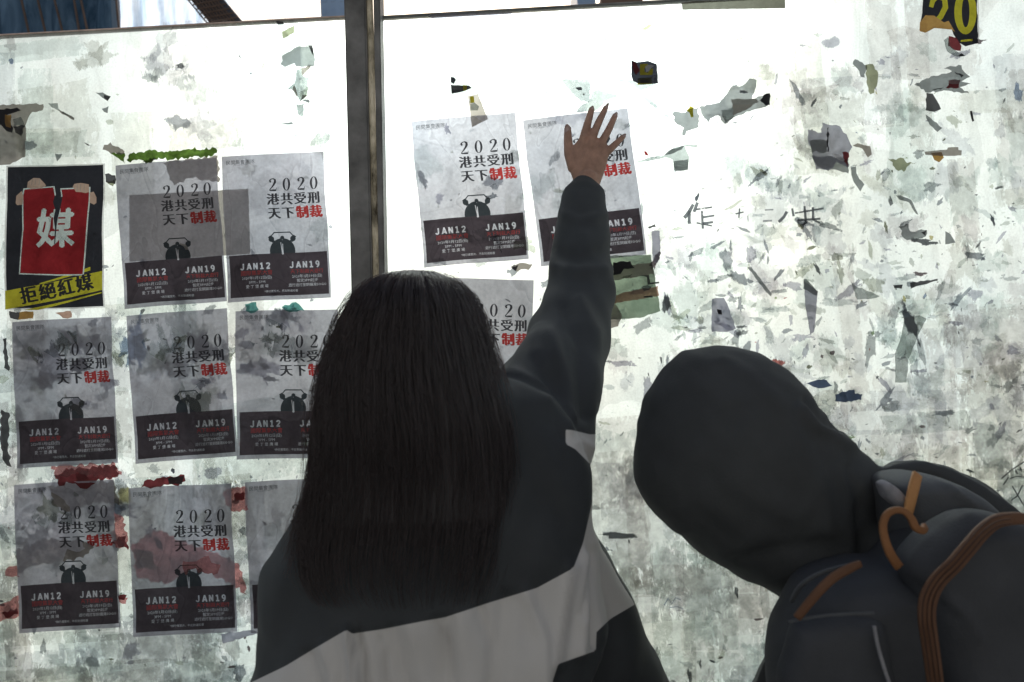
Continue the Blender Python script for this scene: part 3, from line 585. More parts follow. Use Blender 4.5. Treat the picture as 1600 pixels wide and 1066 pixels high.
# the mint and salmon painted sheet below the hand poster
ms = empty('painted_sheet', at(990, 450, -.001), 'mint and salmon washed sheet hanging below the hand poster beside the sleeve', 'paper sheet')
flat('torn_sheet', jag([(925, 400), (1017, 398), (1032, 486), (1000, 497), (952, 500), (925, 505)], .8, 6), 'mint', -.0012, ms)
flat('painted_stripe', jag([(925, 470), (1000, 452), (1028, 447), (1030, 462), (985, 470), (925, 482)], 1.2, 5), 'salmon', -.0016, ms)
flat('painted_stripe', jag([(925, 420), (1018, 410), (1022, 428), (960, 438), (925, 440)], 1.2, 5), 'taupe', -.0016, ms)
flat('crumpled_end', jag([(928, 470), (962, 476), (972, 492), (966, 510), (950, 514), (925, 508)], 1.2, 5), 'taupe', -.0024, ms, curl=.006)
for P in ([(1000, 430), (1014, 430), (1016, 442), (1030, 440), (1030, 443), (1012, 445), (1011, 433)], [(1006, 463), (1020, 462), (1020, 465), (1006, 465)]):
    flat('ink_stroke', P, 'dark', -.002, ms)

# hand written characters left on the right panel
def ink_strokes(name, strokes, parent, y=-.0045, mat='dark', sx=1.0):
    V = []; F = []
    for pts, wd in strokes:
        for q in stroke(pts, [wd * 1.7 * random.uniform(.75, 1.25) for _ in pts]):
            s = len(V); V += [at(a, b, y) for a, b in q]; F.append((s, s + 1, s + 2, s + 3))
    me = mesh(name, V, F); c = dict(dark=(.16, .17, .19), grey=(.4, .41, .43), slate=(.25, .35, .55))[mat]
    ta = me.attributes.new('tint', 'FLOAT_COLOR', 'FACE'); ta.data.foreach_set('color', np.array([(*c, 1)] * len(F), dtype=np.float32).ravel())
    ra = me.attributes.new('rim', 'FLOAT', 'POINT'); ra.data.foreach_set('value', np.full(len(V), .62, dtype=np.float32))
    return link(name, me, parent, RES)
def GS(L_): return [([(1000 + a / 2.665, 200 + b / 2.665) for a, b in p], w_) for p, w_ in L_]
hw = empty('handwriting', at(1180, 335, -.003), 'faded black handwritten characters in a row on the right panel', 'writing')
ink_strokes('written_character', GS([([(185, 375), (205, 350), (222, 318)], 3), ([(205, 345), (205, 400)], 2.6), ([(240, 310), (225, 350)], 2.6), ([(232, 340), (300, 330)], 2.2), ([(258, 345), (262, 420)], 2.6), ([(262, 372), (310, 365)], 2), ([(262, 398), (305, 392)], 2), ([(235, 395), (300, 408)], 1.6)]), hw)
ink_strokes('written_character', GS([([(398, 358), (432, 350)], 1.4), ([(415, 335), (412, 375)], 1.6)]), hw)
ink_strokes('written_character', GS([([(520, 342), (556, 340)], 1.6), ([(512, 388), (550, 386)], 1.6)]), hw, mat='grey')
ink_strokes('written_character', GS([([(612, 348), (600, 370), (578, 392)], 2.4), ([(634, 335), (640, 368)], 2)]), hw)
ink_strokes('written_character', GS([([(645, 355), (765, 335)], 2), ([(685, 325), (692, 400)], 2.4), ([(720, 330), (722, 385)], 2.2), ([(655, 385), (752, 378)], 2), ([(692, 388), (678, 410)], 1.8), ([(722, 382), (750, 395)], 2)]), hw)
sc2 = empty('scribble', at(1585, 745, -.003), 'black pen scribble like a face at the far right edge', 'writing')
ink_strokes('pen_line', [([(1565, 748), (1580, 735), (1600, 722), (1625, 712)], 1.2), ([(1568, 758), (1576, 746)], 1.1), ([(1587, 735), (1590, 741)], 1.6), ([(1594, 730), (1597, 737)], 1.4), ([(1582, 760), (1600, 790), (1608, 800)], 1.2), ([(1598, 758), (1590, 775), (1580, 782)], 1.1), ([(1578, 748), (1590, 744), (1602, 746)], .9)], sc2)
sc3 = empty('scribble', at(1053, 941, -.003), 'faint blue pen scribble low between the two people', 'writing')
ink_strokes('pen_line', [([(1038, 946), (1044, 935), (1050, 944), (1056, 934), (1064, 938)], .8), ([(1046, 950), (1058, 948), (1068, 952)], .7)], sc3, mat='slate')

# ------------------------------------------------------------ posters
poster([(184, 262), (341, 243), (352, 470), (193, 484)], 'grey and plum poster beside the black poster, top row, brown sheet showing through')
poster([(348, 246), (507, 236), (516, 464), (356, 474)], 'clean bright grey and plum poster just left of the post in the top row')
poster([(19, 503), (175, 495), (184, 723), (29, 732)], 'grey and plum poster directly below the black poster, dark stains behind its top')
poster([(198, 494), (356, 481), (370, 712), (213, 725)], 'grey and plum poster in the centre of the left block, smoky stains behind')
poster([(368, 486), (528, 484), (532, 715), (371, 718)], 'grey and plum poster half hidden by the hair, middle row')
poster([(21, 757), (178, 749.5), (189, 981), (33, 988)], 'grey and plum poster in the bottom left corner with maroon showing at its top')
poster([(200.6, 763), (360.5, 754.6), (371.6, 989), (210, 993)], 'grey and plum poster in the bottom row with pink paper showing through')
poster([(381.7, 753), (542, 746), (554, 981), (394, 988)], 'grey and plum poster mostly hidden behind the jacket, bottom row')
poster([(643.4, 189.7), (805.6, 176.5), (826, 403), (662.6, 420)], 'grey and plum poster right of the post with a tape strip on its top edge')
poster([(816.6, 188), (980, 169.6), (1010.5, 397), (845.5, 417)], 'tilted grey and plum poster that the raised hand is pressing')
poster([(672, 434), (834, 438), (830, 668), (668, 664)], 'grey and plum poster behind the head and raised sleeve')

def black_poster():
    cen, ang, wx, hz = place([(7.6, 260), (164.6, 256), (163, 482), (9.6, 484)], -.001)
    o = empty('poster', cen, 'black poster of two hands tearing a red sheet, yellow band below', 'poster'); o.rotation_euler = (0, ang, 0); o.scale = (wx / .21, 1, hz / .297)
    def c(a, b): return ((a - 30 - (b - 110) * .01) / 618, H - (b - 112) / 888 * H)     # from a close look at the print
    def q(P): return [c(a, b) for a, b in P]
    redl = [(148, 262), (330, 250), (338, 300), (330, 340), (352, 390), (342, 440), (358, 490), (345, 560), (352, 800 - 15), (300, 782), (132, 776), (150, 500), (140, 300)]
    redr = [(382, 265), (552, 262), (548, 500), (520, 790), (352, 785), (345, 560), (358, 490), (366, 440), (378, 400), (374, 350), (388, 310)]
    def grow(P, k):
        cx = sum(a for a, b in P) / len(P); cy = sum(b for a, b in P) / len(P)
        return [(a + k * np.sign(a - cx), b + k * np.sign(b - cy)) for a, b in P]
    whl = [[(128, 250), (333, 242), (345, 300), (338, 340), (356, 390), (350, 795), (530, 800), (528, 770), (124, 786)]]
    whl = [grow(redl, 8), grow(redr, 8)]
    mei = glyphs('媒', .40, *c(350, 520), bold=.012, boldy=.010, res=2)
    band = [q([(40, 885), (645, 775), (645, 893), (40, 1000)]), q([(250, 838), (570, 748), (570, 770), (250, 846)]), q([(150, 1003), (640, 905), (640, 912), (240, 1003)])]
    tear = [q([(338, 300), (388, 310), (372, 400), (364, 450), (350, 600), (344, 600), (350, 500), (338, 440), (346, 390), (328, 340)])]
    txt = []
    for k, ch in enumerate('拒絕紅媒'): txt += glyphs(ch, .175, *c(185 + k * 116, 918 - k * 22), bold=.008, boldy=.003, angle=.19, res=1)
    skin = [q([(165, 250), (170, 215), (205, 190), (245, 192), (275, 225), (285, 240), (260, 252), (190, 258)]), q([(95, 345), (98, 300), (130, 270), (140, 300), (138, 355), (105, 358)]),
            q([(450, 250), (460, 232), (500, 228), (550, 238), (552, 285), (530, 292), (505, 285), (470, 282)]), q([(555, 290), (580, 285), (598, 320), (600, 355), (585, 365), (556, 350)])]
    kn = []
    for x_ in (200, 222, 246): kn += stroke(q([(x_, 198), (x_ - 6, 235)]), .006)
    for x_ in (478, 500, 522): kn += stroke(q([(x_, 236), (x_ - 2, 280)]), .006)
    res = cdt([('white_border', gridfill(0, 0, 1, H, 6, 8)), ('black_print', [rect(.016, .014, .984, H - .014)]), ('yellow_band', band), ('white_edge', [q(p) for p in whl]), ('red_sheet', [q(redl), q(redr)]),
               ('large_character', mei), ('black_print', tear), ('printed_hands', skin[:2]), ('printed_hands.', skin[2:]), ('printed_knuckles', kn), ('black_lettering', txt)])
    mats = dict(white_border='white', black_print='blueb', yellow_band='yellow', white_edge='pale', red_sheet='red', large_character='pale', printed_hands='skin', **{'printed_hands.': 'skin'}, printed_knuckles='taupe', black_lettering='black')
    for k, v in res.items():
        me = to_mesh(k, *v, ph=2.0); me.materials.append(SM[mats[k]]); ch = bpy.data.objects.new(k.strip('.'), me); COL.objects.link(ch); ch.parent = o
black_poster()

def twenty():
    P0 = C4([(985, -260), (1300, -260), (1315, 268), (1235, 290), (1200, 270), (1160, 215), (1150, 185), (1040, 175), (985, 205), (948, 195), (950, 150), (965, 80)])
    o = empty('torn_poster', at(1490, 20, -.003), 'black poster fragment with a yellow number 20 and a scorched brown corner', 'poster')
    def q(P): return [(a, -b) for a, b in P]
    Q = lambda P: [(a, -b) for a, b in C4(P)]
    two = stroke(Q([(1020, 45), (1030, 5), (1065, -25), (1105, -5), (1110, 45), (1080, 105), (1030, 150)]), [7, 8, 8.5, 9, 9, 8.5, 8])
    zero = []
    cx, cy = C4([(1235, 75)])[0]
    o_ = ellipse(cx, -cy, 17.5, 35, 28); i_ = ellipse(cx + .3, -cy, 6, 24, 28)
    zero = [[o_[k], o_[(k + 1) % 28], i_[(k + 1) % 28], i_[k]] for k in range(28)]
    res = cdt([('black_print', [q(jag(P0, .5, 6))]), ('white_edge', [Q([(1302, -260), (1312, -260), (1322, 268), (1316, 268)])]), ('yellow_digits', two + zero + [Q([(1205, 250), (1280, 242), (1280, 256), (1205, 263)])]),
               ('scorched_corner', [Q([(950, 140), (985, 95), (1040, 98), (1100, 140), (1130, 130), (1170, 200), (1150, 185), (1040, 175), (985, 205), (948, 195)])])], 1e-5)
    mats = dict(black_print='blueb', yellow_digits='yellow', scorched_corner='ochre', white_edge='white')
    for k, (V, F) in res.items():
        me = mesh(k, [at(a, -b, -.003) for a, b in V], F); link(k, me, o, SM[mats[k]])
    flat('torn_layer', jag(C4([(1130, 225), (1180, 235), (1210, 290), (1205, 318), (1165, 312), (1125, 285)]), .6, 4), 'maroon', -.0035, o)
    flat('torn_layer', jag(C4([(1100, 250), (1125, 230), (1140, 285), (1180, 320), (1230, 350), (1200, 355), (1165, 350), (1120, 320)]), .8, 4), 'pale', -.0038, o)
    flat('torn_layer', jag(C4([(1188, 350), (1210, 332), (1235, 350), (1210, 352)]), .4, 4), 'black', -.004, o)
twenty()

# ------------------------------------------------------------ bodies and clothes: overlapping solids melted into one surface
class Solid:
    def __init__(s): s.V = []; s.F = []
    def rings(s, rings, cap=True):
        n = len(rings[0]); b = len(s.V)
        for r in rings: s.V += [tuple(p) for p in r]
        for j in range(len(rings) - 1):
            for i in range(n):
                k = (i + 1) % n; s.F.append((b + j * n + i, b + j * n + k, b + (j + 1) * n + k, b + (j + 1) * n + i))
        if cap: s.F.append(tuple(b + i for i in range(n))[::-1]); e = b + (len(rings) - 1) * n; s.F.append(tuple(e + i for i in range(n)))
    def ball(s, c, r, q=(1, 1, 1), rot=None):
        c = Vector(c); rs = []
        for j in range(1, 12):
            t = math.pi * j / 12; ring = []
            for i in range(18):
                a = 2 * math.pi * i / 18; p = Vector((math.sin(t) * math.cos(a) * q[0], math.sin(t) * math.sin(a) * q[1], math.cos(t) * q[2])) * r
                if rot: p = rot @ p
                ring.append(c + p)
            rs.append(ring)
        s.rings(rs)
    def tube(s, pts, n=16):
        """pts: [(Vector, radius)]: tapered tube with round ends"""
        P = [Vector(p) for p, r in pts]; Rr = [r for p, r in pts]; rs = []
        for i, p in enumerate(P):
            d = (P[min(i + 1, len(P) - 1)] - P[max(i - 1, 0)]).normalized()
            u = d.cross(Vector((.3, .9, .2))).normalized(); v = d.cross(u).normalized()
            if i == 0:
                for k in (.0, .5, .85): rs.append([p - d * Rr[i] * math.cos(k * math.pi / 2) + (u * math.cos(a) + v * math.sin(a)) * Rr[i] * max(.08, math.sin(k * math.pi / 2)) for a in np.linspace(0, 2 * math.pi, n, endpoint=False)])
            rs.append([p + (u * math.cos(a) + v * math.sin(a)) * Rr[i] for a in np.linspace(0, 2 * math.pi, n, endpoint=False)])
            if i == len(P) - 1:
                for k in (.85, .5, .0): rs.append([p + d * Rr[i] * math.cos(k * math.pi / 2) + (u * math.cos(a) + v * math.sin(a)) * Rr[i] * max(.08, math.sin(k * math.pi / 2)) for a in np.linspace(0, 2 * math.pi, n, endpoint=False)])
        s.rings(rs)
    def loft(s, rows, n=40, sq=2.3):
        s.rings([ringrow(r, n, sq) for r in rows])
    def slab(s, outline, y0, y1):
        tri = [tuple(t) for t in geometry.tessellate_polygon([[Vector((a, b, 0)) for a, b in outline]])]
        b = len(s.V); n = len(outline)
        s.V += [tuple(at(a, c, y0)) for a, c in outline] + [tuple(at(a, c, y1)) for a, c in outline]
        for t in tri: s.F.append(tuple(b + i for i in t)); s.F.append(tuple(b + n + i for i in t[::-1]))
        for i in range(n): k = (i + 1) % n; s.F.append((b + i, b + k, b + n + k, b + n + i))
    def melt(s, voxel, smooth):
        me = mesh('tmp', s.V, s.F); bm = bmesh.new(); bm.from_mesh(me)
        bmesh.ops.recalc_face_normals(bm, faces=bm.faces[:]); bm.to_mesh(me); bm.free()
        o = bpy.data.objects.new('tmp', me); COL.objects.link(o)
        m = o.modifiers.new('r', 'REMESH'); m.mode = 'VOXEL'; m.voxel_size = voxel
        if smooth: q = o.modifiers.new('s', 'SMOOTH'); q.factor = .5; q.iterations = smooth
        out = bpy.data.meshes.new_from_object(o.evaluated_get(bpy.context.evaluated_depsgraph_get()))
        bpy.data.objects.remove(o); bpy.data.meshes.remove(me)
        out.polygons.foreach_set('use_smooth', [True] * len(out.polygons)); return out
def ringrow(r, n=40, sq=2.3, grow=0.0, only=None):
    """row (left x, left y, right x, right y, depth, half thickness) in photo pixels, at its depth -> ring of points"""
    lx, ly, rx, ry, yc, th = r
    a = at(lx, ly, yc); b = at(rx, ry, yc); c = (a + b) / 2; h = (b - a) / 2; out = []
    for t in (np.linspace(0, 2 * math.pi, n, endpoint=False) if only is None else only):
        ct, st = math.cos(t), math.sin(t); e = 2 / sq
        x = math.copysign(abs(ct) ** e, ct); y = math.copysign(abs(st) ** e, st)
        out.append(c + h * x * (1 + grow / max(h.length, 1e-4)) + Vector((0, y * (th + grow), 0)))
    return out
def coords(me):
    a = np.empty(len(me.vertices) * 3); me.vertices.foreach_get('co', a); return a.reshape(-1, 3)
def normals(me):
    a = np.empty(len(me.vertices) * 3); me.vertices.foreach_get('normal', a); return a.reshape(-1, 3)
def setco(me, V): me.vertices.foreach_set('co', V.ravel()); me.update()
def segd(px, py, P):
    """distance in photo pixels to a polyline, and the side"""
    best = np.full(len(px), 1e9); side = np.zeros(len(px))
    for (a, b), (c, d) in zip(P[:-1], P[1:]):
        vx, vy = c - a, d - b; t = np.clip(((px - a) * vx + (py - b) * vy) / (vx * vx + vy * vy + 1e-9), 0, 1)
        dx, dy = px - a - t * vx, py - b - t * vy; ds = np.hypot(dx, dy); m = ds < best
        best[m] = ds[m]; side[m] = np.sign(vx * (py - b) - vy * (px - a))[m]
    return best, side
def inside(px, py, P):
    ins = np.zeros(len(px), bool)
    for i in range(len(P)):
        (a, b), (c, d) = P[i], P[i - 1]
        m = ((b > py) != (d > py)) & (px < (c - a) * (py - b) / (d - b + 1e-12) + a); ins ^= m
    return ins
def folds(me, lst, facing=True):
    """lst: (polyline px, width px, height m): ridges or creases pressed into cloth on the side the camera is on"""
    V = coords(me); Nn = normals(me); px, py = project(V); D = np.zeros(len(V))
    for P, wd, h in lst:
        ds, sd = segd(px, py, P); D += 1.6 * h * np.exp(-(ds / (wd * 1.15)) ** 2)
    if facing: D *= np.clip(-Nn[:, 1] * 2, 0, 1)
    setco(me, V + Nn * D[:, None])
def rumple(me, amp, scale, seed=0.0, stretch=(1, 1, 1)):
    V = coords(me); Nn = normals(me); q = V * scale * np.array(stretch) + seed
    D = (np.sin(q[:, 0] * 1.3 + 2 * np.sin(q[:, 2] * .7 + seed)) * np.sin(q[:, 2] * 1.1 + 1.7 * np.sin(q[:, 1] * .9)) + .5 * np.sin(q[:, 2] * 2.7 + 2.2 * np.sin(q[:, 0] * 1.9 + seed)))
    setco(me, V + Nn * (D * amp)[:, None])
def ribbon(name, P, wd, y, mat, parent, thick=.003, n=6):
    """strap along photo positions with depth: P = [(px, py, y)], width in pixels"""
    pts = [at(a, b, c) for a, b, c in P]
    # resample smoothly
    Q = []
    for i in range(len(pts) - 1):
        p0, p1, p2, p3 = pts[max(i - 1, 0)], pts[i], pts[i + 1], pts[min(i + 2, len(pts) - 1)]
        for k in range(n):
            t = k / n; Q.append(.5 * ((2 * p1) + (p2 - p0) * t + (2 * p0 - 5 * p1 + 4 * p2 - p3) * t * t + (3 * p1 - p0 - 3 * p2 + p3) * t ** 3))
    Q.append(pts[-1]); ws = wd if isinstance(wd, list) else [wd] * len(P); rs = []
    for i, p in enumerate(Q):
        d = (Q[min(i + 1, len(Q) - 1)] - Q[max(i - 1, 0)]).normalized(); s = d.cross(Vector((0, -1, 0))).normalized(); nn = s.cross(d)
        f = i / (len(Q) - 1) * (len(ws) - 1); k = min(int(f), len(ws) - 2) if len(ws) > 1 else 0
        w_ = (ws[k] + (ws[min(k + 1, len(ws) - 1)] - ws[k]) * (f - k)) * sca(p.y) / 2
        rs.append([p + s * a * w_ + nn * b * thick for a, b in ((-1, -.5), (-.9, .5), (-.45, .42), (0, .62), (.45, .42), (.9, .5), (1, -.5), (0, -.6))])
    S = Solid(); S.rings(rs); me = mesh(name, S.V, S.F, True); return link(name, me, parent, mat)

SKIN = solid('skin', (.42, .25, .18), .48, .5, 420, .22, 55, spec=.4)
m, t, out = newmat('jacket_cloth'); p = pos(t)
a = N(t, 'ShaderNodeAttribute', attribute_name='band'); gt = N(t, 'ShaderNodeMapRange'); L(t, a.outputs['Fac'], gt.inputs[0]); gt.inputs[1].default_value = -.6; gt.inputs[2].default_value = .6
blk = mul(t, ramp(t, noise(t, p, 9, 4), [(.3, .85), (.7, 1.15)]), (.054, .060, .065)); wht = mul(t, ramp(t, noise(t, p, 6, 5), [(.3, .92), (.7, 1.0)]), (.70, .69, .67))
mxx = N(t, 'ShaderNodeMix', data_type='RGBA'); L(t, gt.outputs[0], mxx.inputs[0]); L(t, blk, mxx.inputs[6]); L(t, wht, mxx.inputs[7])
sm_ = N(t, 'ShaderNodeAttribute', attribute_name='seam_shade'); sg = ramp(t, sm_.outputs['Fac'], [(.1, .72), (.8, 1.0)])  # darkens the cloth along one seam and a fold, painting crease shade
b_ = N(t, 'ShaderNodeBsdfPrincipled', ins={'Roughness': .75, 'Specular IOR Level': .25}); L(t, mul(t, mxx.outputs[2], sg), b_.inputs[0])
bn = N(t, 'ShaderNodeBump', ins={'Strength': .35, 'Distance': .0006}); L(t, noise(t, p, 420, 3, .6), bn.inputs['Height']); L(t, bn.outputs[0], b_.inputs['Normal']); L(t, b_.outputs[0], out.inputs[0])
JACKET = m
BLACKC = solid('black_hoodie_cloth', (.066, .071, .074), .85, .4, 380, .12, 10, spec=.15)
TROUS = solid('dark_trousers', (.05, .055, .07), .85, .3, 300)
SHOE = solid('shoe_rubber', (.06, .06, .06), .6, .2, 100)
NAIL = solid('nail', (.55, .40, .36), .25, 0, 50, .05, spec=.6)

def hand_solid(S, P, side=1):
    """an open relaxed hand: P maps (across, along, out) in metres from the wrist to the world"""
    S.tube([(P(0, -.05, 0), .021), (P(0, 0, 0), .022), (P(0, .03, 0), .026)])
    for x0, x1, ln in ((-.026, -.03, .075), (-.009, -.010, .08), (.009, .010, .078), (.026, .028, .07)):
        S.tube([(P(x0 * .7, .01, 0), .013), (P(x1, ln * .95, .0), .0115)])
    for x, l0, l1, r, lean in ((-.031, .082, .148, .0078, -.010), (-.011, .086, .162, .0080, -.002), (.010, .084, .154, .0076, .006), (.029, .074, .128, .0066, .016)):
        S.tube([(P(x, l0 - .01, 0), r * 1.08), (P(x + lean * .4, (l0 + l1) / 2, .006), r), (P(x + lean, l1, -.004), r * .78)], 12)
    S.tube([(P(-.022, .015, 0), .014), (P(-.045, .045, -.006), .0105), (P(-.056, .085, -.008), .0085)], 12)

def person_base(o, hipx, y, headp, hr, shoulders, arms, hands, tilt=0.0, legs=True, lean=None):
    """one melted body: head with face, neck, trunk, arms, legs down to the ground"""
    S = Solid(); hp = Vector(headp)
    rot = Matrix.Rotation(tilt, 3, 'Y')
    S.ball(hp, hr, (.82, 1.0, 1.15), rot); S.ball(hp + rot @ Vector((0, hr * .35, -hr * .55)), hr * .66, (.9, .9, 1), rot)
    S.ball(hp + rot @ Vector((0, hr * 1.05, -hr * .2)), hr * .16, (.9, 1.2, 1.5), rot)            # nose
    for s_ in (-1, 1):
        S.ball(hp + rot @ Vector((s_ * hr * .84, 0, -hr * .1)), hr * .24, (.35, .8, 1.2), rot)       # ears
        S.ball(hp + rot @ Vector((s_ * hr * .33, hr * .86, .02 * 0)), hr * .14, (1.2, .7, .7), rot)   # eyes
    S.ball(hp + rot @ Vector((0, hr * .93, -hr * .68)), hr * .16, (1.6, .6, .55), rot)            # lips
    sl_, sr_ = [Vector(q) for q in shoulders]; mid = (sl_ + sr_) / 2
    S.tube([(hp + rot @ Vector((0, -.0, -hr * .8)), .052), (mid + Vector((0, 0, .02)), .056)])
    hips = Vector(lean if lean is not None else (mid.x, y, .92))
    S.tube([(sl_, .042), (mid, .07), (sr_, .045)]); S.tube([(mid - Vector((0, 0, .04)), .105), ((mid + hips) / 2 + Vector((0, 0, .02)), .1), (hips, .13)])
    for arm in arms: S.tube(arm)
    for h_ in hands: hand_solid(S, h_)
    if legs:
        for s_ in (-1, 1):
            S.tube([(hips + Vector((s_ * .08, 0, -.02)), .085), (Vector((hips.x + s_ * .09, hips.y + .02, .50)), .06), (Vector((hips.x + s_ * .1, hips.y - .01, .10)), .042)])
            S.tube([(Vector((hips.x + s_ * .1, hips.y - .02, .05)), .035), (Vector((hips.x + s_ * .11, hips.y + .13, .035)), .03)])
    return S, hips
def outfit_low(o, hips):
    S = Solid(); S.tube([(hips + Vector((0, 0, .06)), .14), (hips + Vector((0, 0, -.05)), .15)])
    for s_ in (-1, 1): S.tube([(hips + Vector((s_ * .08, 0, -.02)), .098), (Vector((hips.x + s_ * .09, hips.y + .02, .50)), .078), (Vector((hips.x + s_ * .1, hips.y - .01, .12)), .066)])
    link('trousers', S.melt(.012, 4), o, TROUS)
    for s_ in (-1, 1):
        S = Solid(); S.tube([(Vector((hips.x + s_ * .1, hips.y - .05, .048)), .047), (Vector((hips.x + s_ * .105, hips.y + .06, .045)), .046), (Vector((hips.x + s_ * .11, hips.y + .15, .04)), .038)])
        me = S.melt(.008, 3); V = coords(me); V[:, 2] = np.maximum(V[:, 2], .001); setco(me, V); link('shoe', me, o, SHOE)

# ---- the person reaching up, seen from behind
YH = -.54
g1 = empty('person', (at(660, 900, -.53).x, -.53, 0), 'person with long dark hair in a black and white jacket reaching up to a poster', 'person')
wr = at(917, 300, -.045); sh = at(846, 662, -.46); el = at(885, 500, -.24)
shl = at(560, 730, -.52)
S, hips = person_base(g1, 0, -.52, at(642, 556, -.53), .082, (shl, sh), [[(sh, .05), (el, .042), (wr, .026)], [(shl, .045), (at(478, 930, -.50), .035), (at(520, 1060, -.36), .026)]],
                      [lambda a, b, c, W=at(520, 1060, -.36): W + Vector((a, b * .7, -b * .7 + c))])
bodyme = S.melt(.008, 5)
# the raised hand, modelled finely and welded into the same mesh
S = Solid()
def T(P, rr, n=12): S.tube([(at(a, b, c), r_ * sca(c)) for (a, b, c), r_ in zip(P, rr)], n)
T([(917, 330, -.052), (917, 300, -.045), (918, 283, -.036)], [17, 17.5, 20], 18)
def palm(rows): S.loft(rows, 32, 2.2)
palm([(900, 296, 936, 292, -.040, .019), (895, 280, 941, 278, -.034, .018), (889, 262, 947, 262, -.029, .0165), (888, 246, 950, 248, -.026, .0150), (893, 232, 951, 237, -.024, .0135), (901, 221, 949, 226, -.023, .011), (908, 213, 944, 219, -.022, .008)])
T([(896, 262, -.030), (889, 240, -.024), (887.5, 218, -.018), (887, 201, -.0135)], [9.5, 8.2, 7.0, 5.6])
T([(908, 236, -.028), (912, 216, -.027), (918.5, 192, -.022), (924.5, 171, -.0125)], [8, 7.2, 6.3, 4.8])
T([(922, 232, -.029), (926.5, 212, -.028), (936, 190, -.023), (946.5, 168.5, -.0125)], [8, 6.9, 5.9, 4.4])
T([(936, 237, -.028), (942, 220, -.027), (952.5, 200, -.022), (961, 181, -.0125)], [7.6, 6.5, 5.7, 4.5])
T([(938, 256, -.027), (946.5, 240, -.025), (961, 226, -.019), (974, 213.5, -.0125)], [8, 6.4, 5.4, 4.2])
handme = S.melt(.0016, 3)
folds(handme, [([(914, 240), (908, 262)], 2.2, .0008), ([(925, 238), (919, 262)], 2.2, .0009), ([(936, 240), (929, 264)], 2.2, .0008), ([(913, 212), (918, 213)], 3, .0009), ([(929, 208), (934, 210)], 3, .0009), ([(941, 214), (946, 216)], 3, .0008),
               ([(915, 194), (923, 196)], 1.2, -.0006), ([(934, 190), (943, 193)], 1.2, -.0006), ([(946, 199), (954, 202)], 1.2, -.0005)])
bm = bmesh.new(); bm.from_mesh(bodyme); bm.from_mesh(handme); bm.to_mesh(bodyme); bm.free(); bodyme.polygons.foreach_set('use_smooth', [True] * len(bodyme.polygons))
link('body', bodyme, g1, SKIN)
for (a, b, yy), ang, l, w_ in (((886.3, 200.5, -.0215), -3, 6.0, 4.0), ((925, 170, -.0185), 17, 4.5, 2.9), ((948, 166.5, -.0182), 27, 6.0, 2.5), ((962, 179.5, -.0185), 25, 4.2, 2.7), ((975, 212, -.0175), 46, 3.8, 2.4)):
    V = []; ca, sa = math.cos(R_(ang)), math.sin(R_(ang))
    pts = [(-w_, l), (-w_, -l * .4), (-w_ * .5, -l), (0, -l * 1.15), (w_ * .5, -l), (w_, -l * .4), (w_, l), (0, l * 1.2)]
    V = [at(a + u * ca - v * sa, b + u * sa + v * ca, yy - .0012 * (1 - (u / w_) ** 2)) for u, v in pts]; V += [q + Vector((0, .0015, 0)) for q in V]
    F = [tuple(range(8))] + [(i, (i + 1) % 8, 8 + (i + 1) % 8, 8 + i) for i in range(8)]
    link('fingernail', mesh('fingernail', V, F, True), g1, NAIL)
outfit_low(g1, hips)
# jacket
S = Solid()
S.loft([(600, 590, 800, 590, -.53, .055), (560, 630, 868, 618, -.53, .075), (520, 680, 905, 668, -.53, .09), (496, 740, 924, 730, -.53, .105), (466, 800, 928, 800, -.53, .115), (424, 876, 934, 850, -.53, .12), (420, 925, 944, 920, -.53, .125), (418, 975, 951, 968, -.53, .125),
        (404, 1030, 940, 1010, -.53, .125), (396, 1058, 925, 1040, -.53, .125), (398, 1120, 905, 1120, -.53, .13), (400, 1240, 900, 1240, -.53, .135), (405, 1330, 895, 1330, -.53, .135)], 48, 2.5)
S.loft([(870, 800, 915, 800, -.46, .05), (860, 855, 941, 852, -.45, .07), (850, 925, 984, 925, -.44, .08), (845, 985, 1010, 985, -.44, .085), (840, 1066, 1043, 1066, -.43, .09), (835, 1330, 1100, 1330, -.43, .09)], 32, 2.4)
sleeve = [(913, 312, -.05, 33), (912, 340, -.07, 40), (911, 375, -.105, 46), (909, 405, -.14, 48), (906, 440, -.18, 50), (900, 485, -.23, 57), (890, 530, -.29, 64), (874, 580, -.36, 72), (855, 630, -.43, 78), (845, 690, -.48, 84)]
S.tube([(at(a, b, c), r_ * sca(c)) for a, b, c, r_ in sleeve], 28)
S.tube([(at(913, 300, -.045), 25 * sca(-.045)), (at(913, 316, -.052), 30 * sca(-.052))], 24)
S.tube([(at(520, 830, -.52), .05), (at(488, 930, -.50), .05), (at(478, 1010, -.48), .055), (at(530, 1075, -.38), .05)], 24)
S.tube([(at(800, 628, -.50), 50 * sca(-.50)), (at(835, 600, -.44), 60 * sca(-.44)), (at(868, 560, -.35), 60 * sca(-.35))], 28)
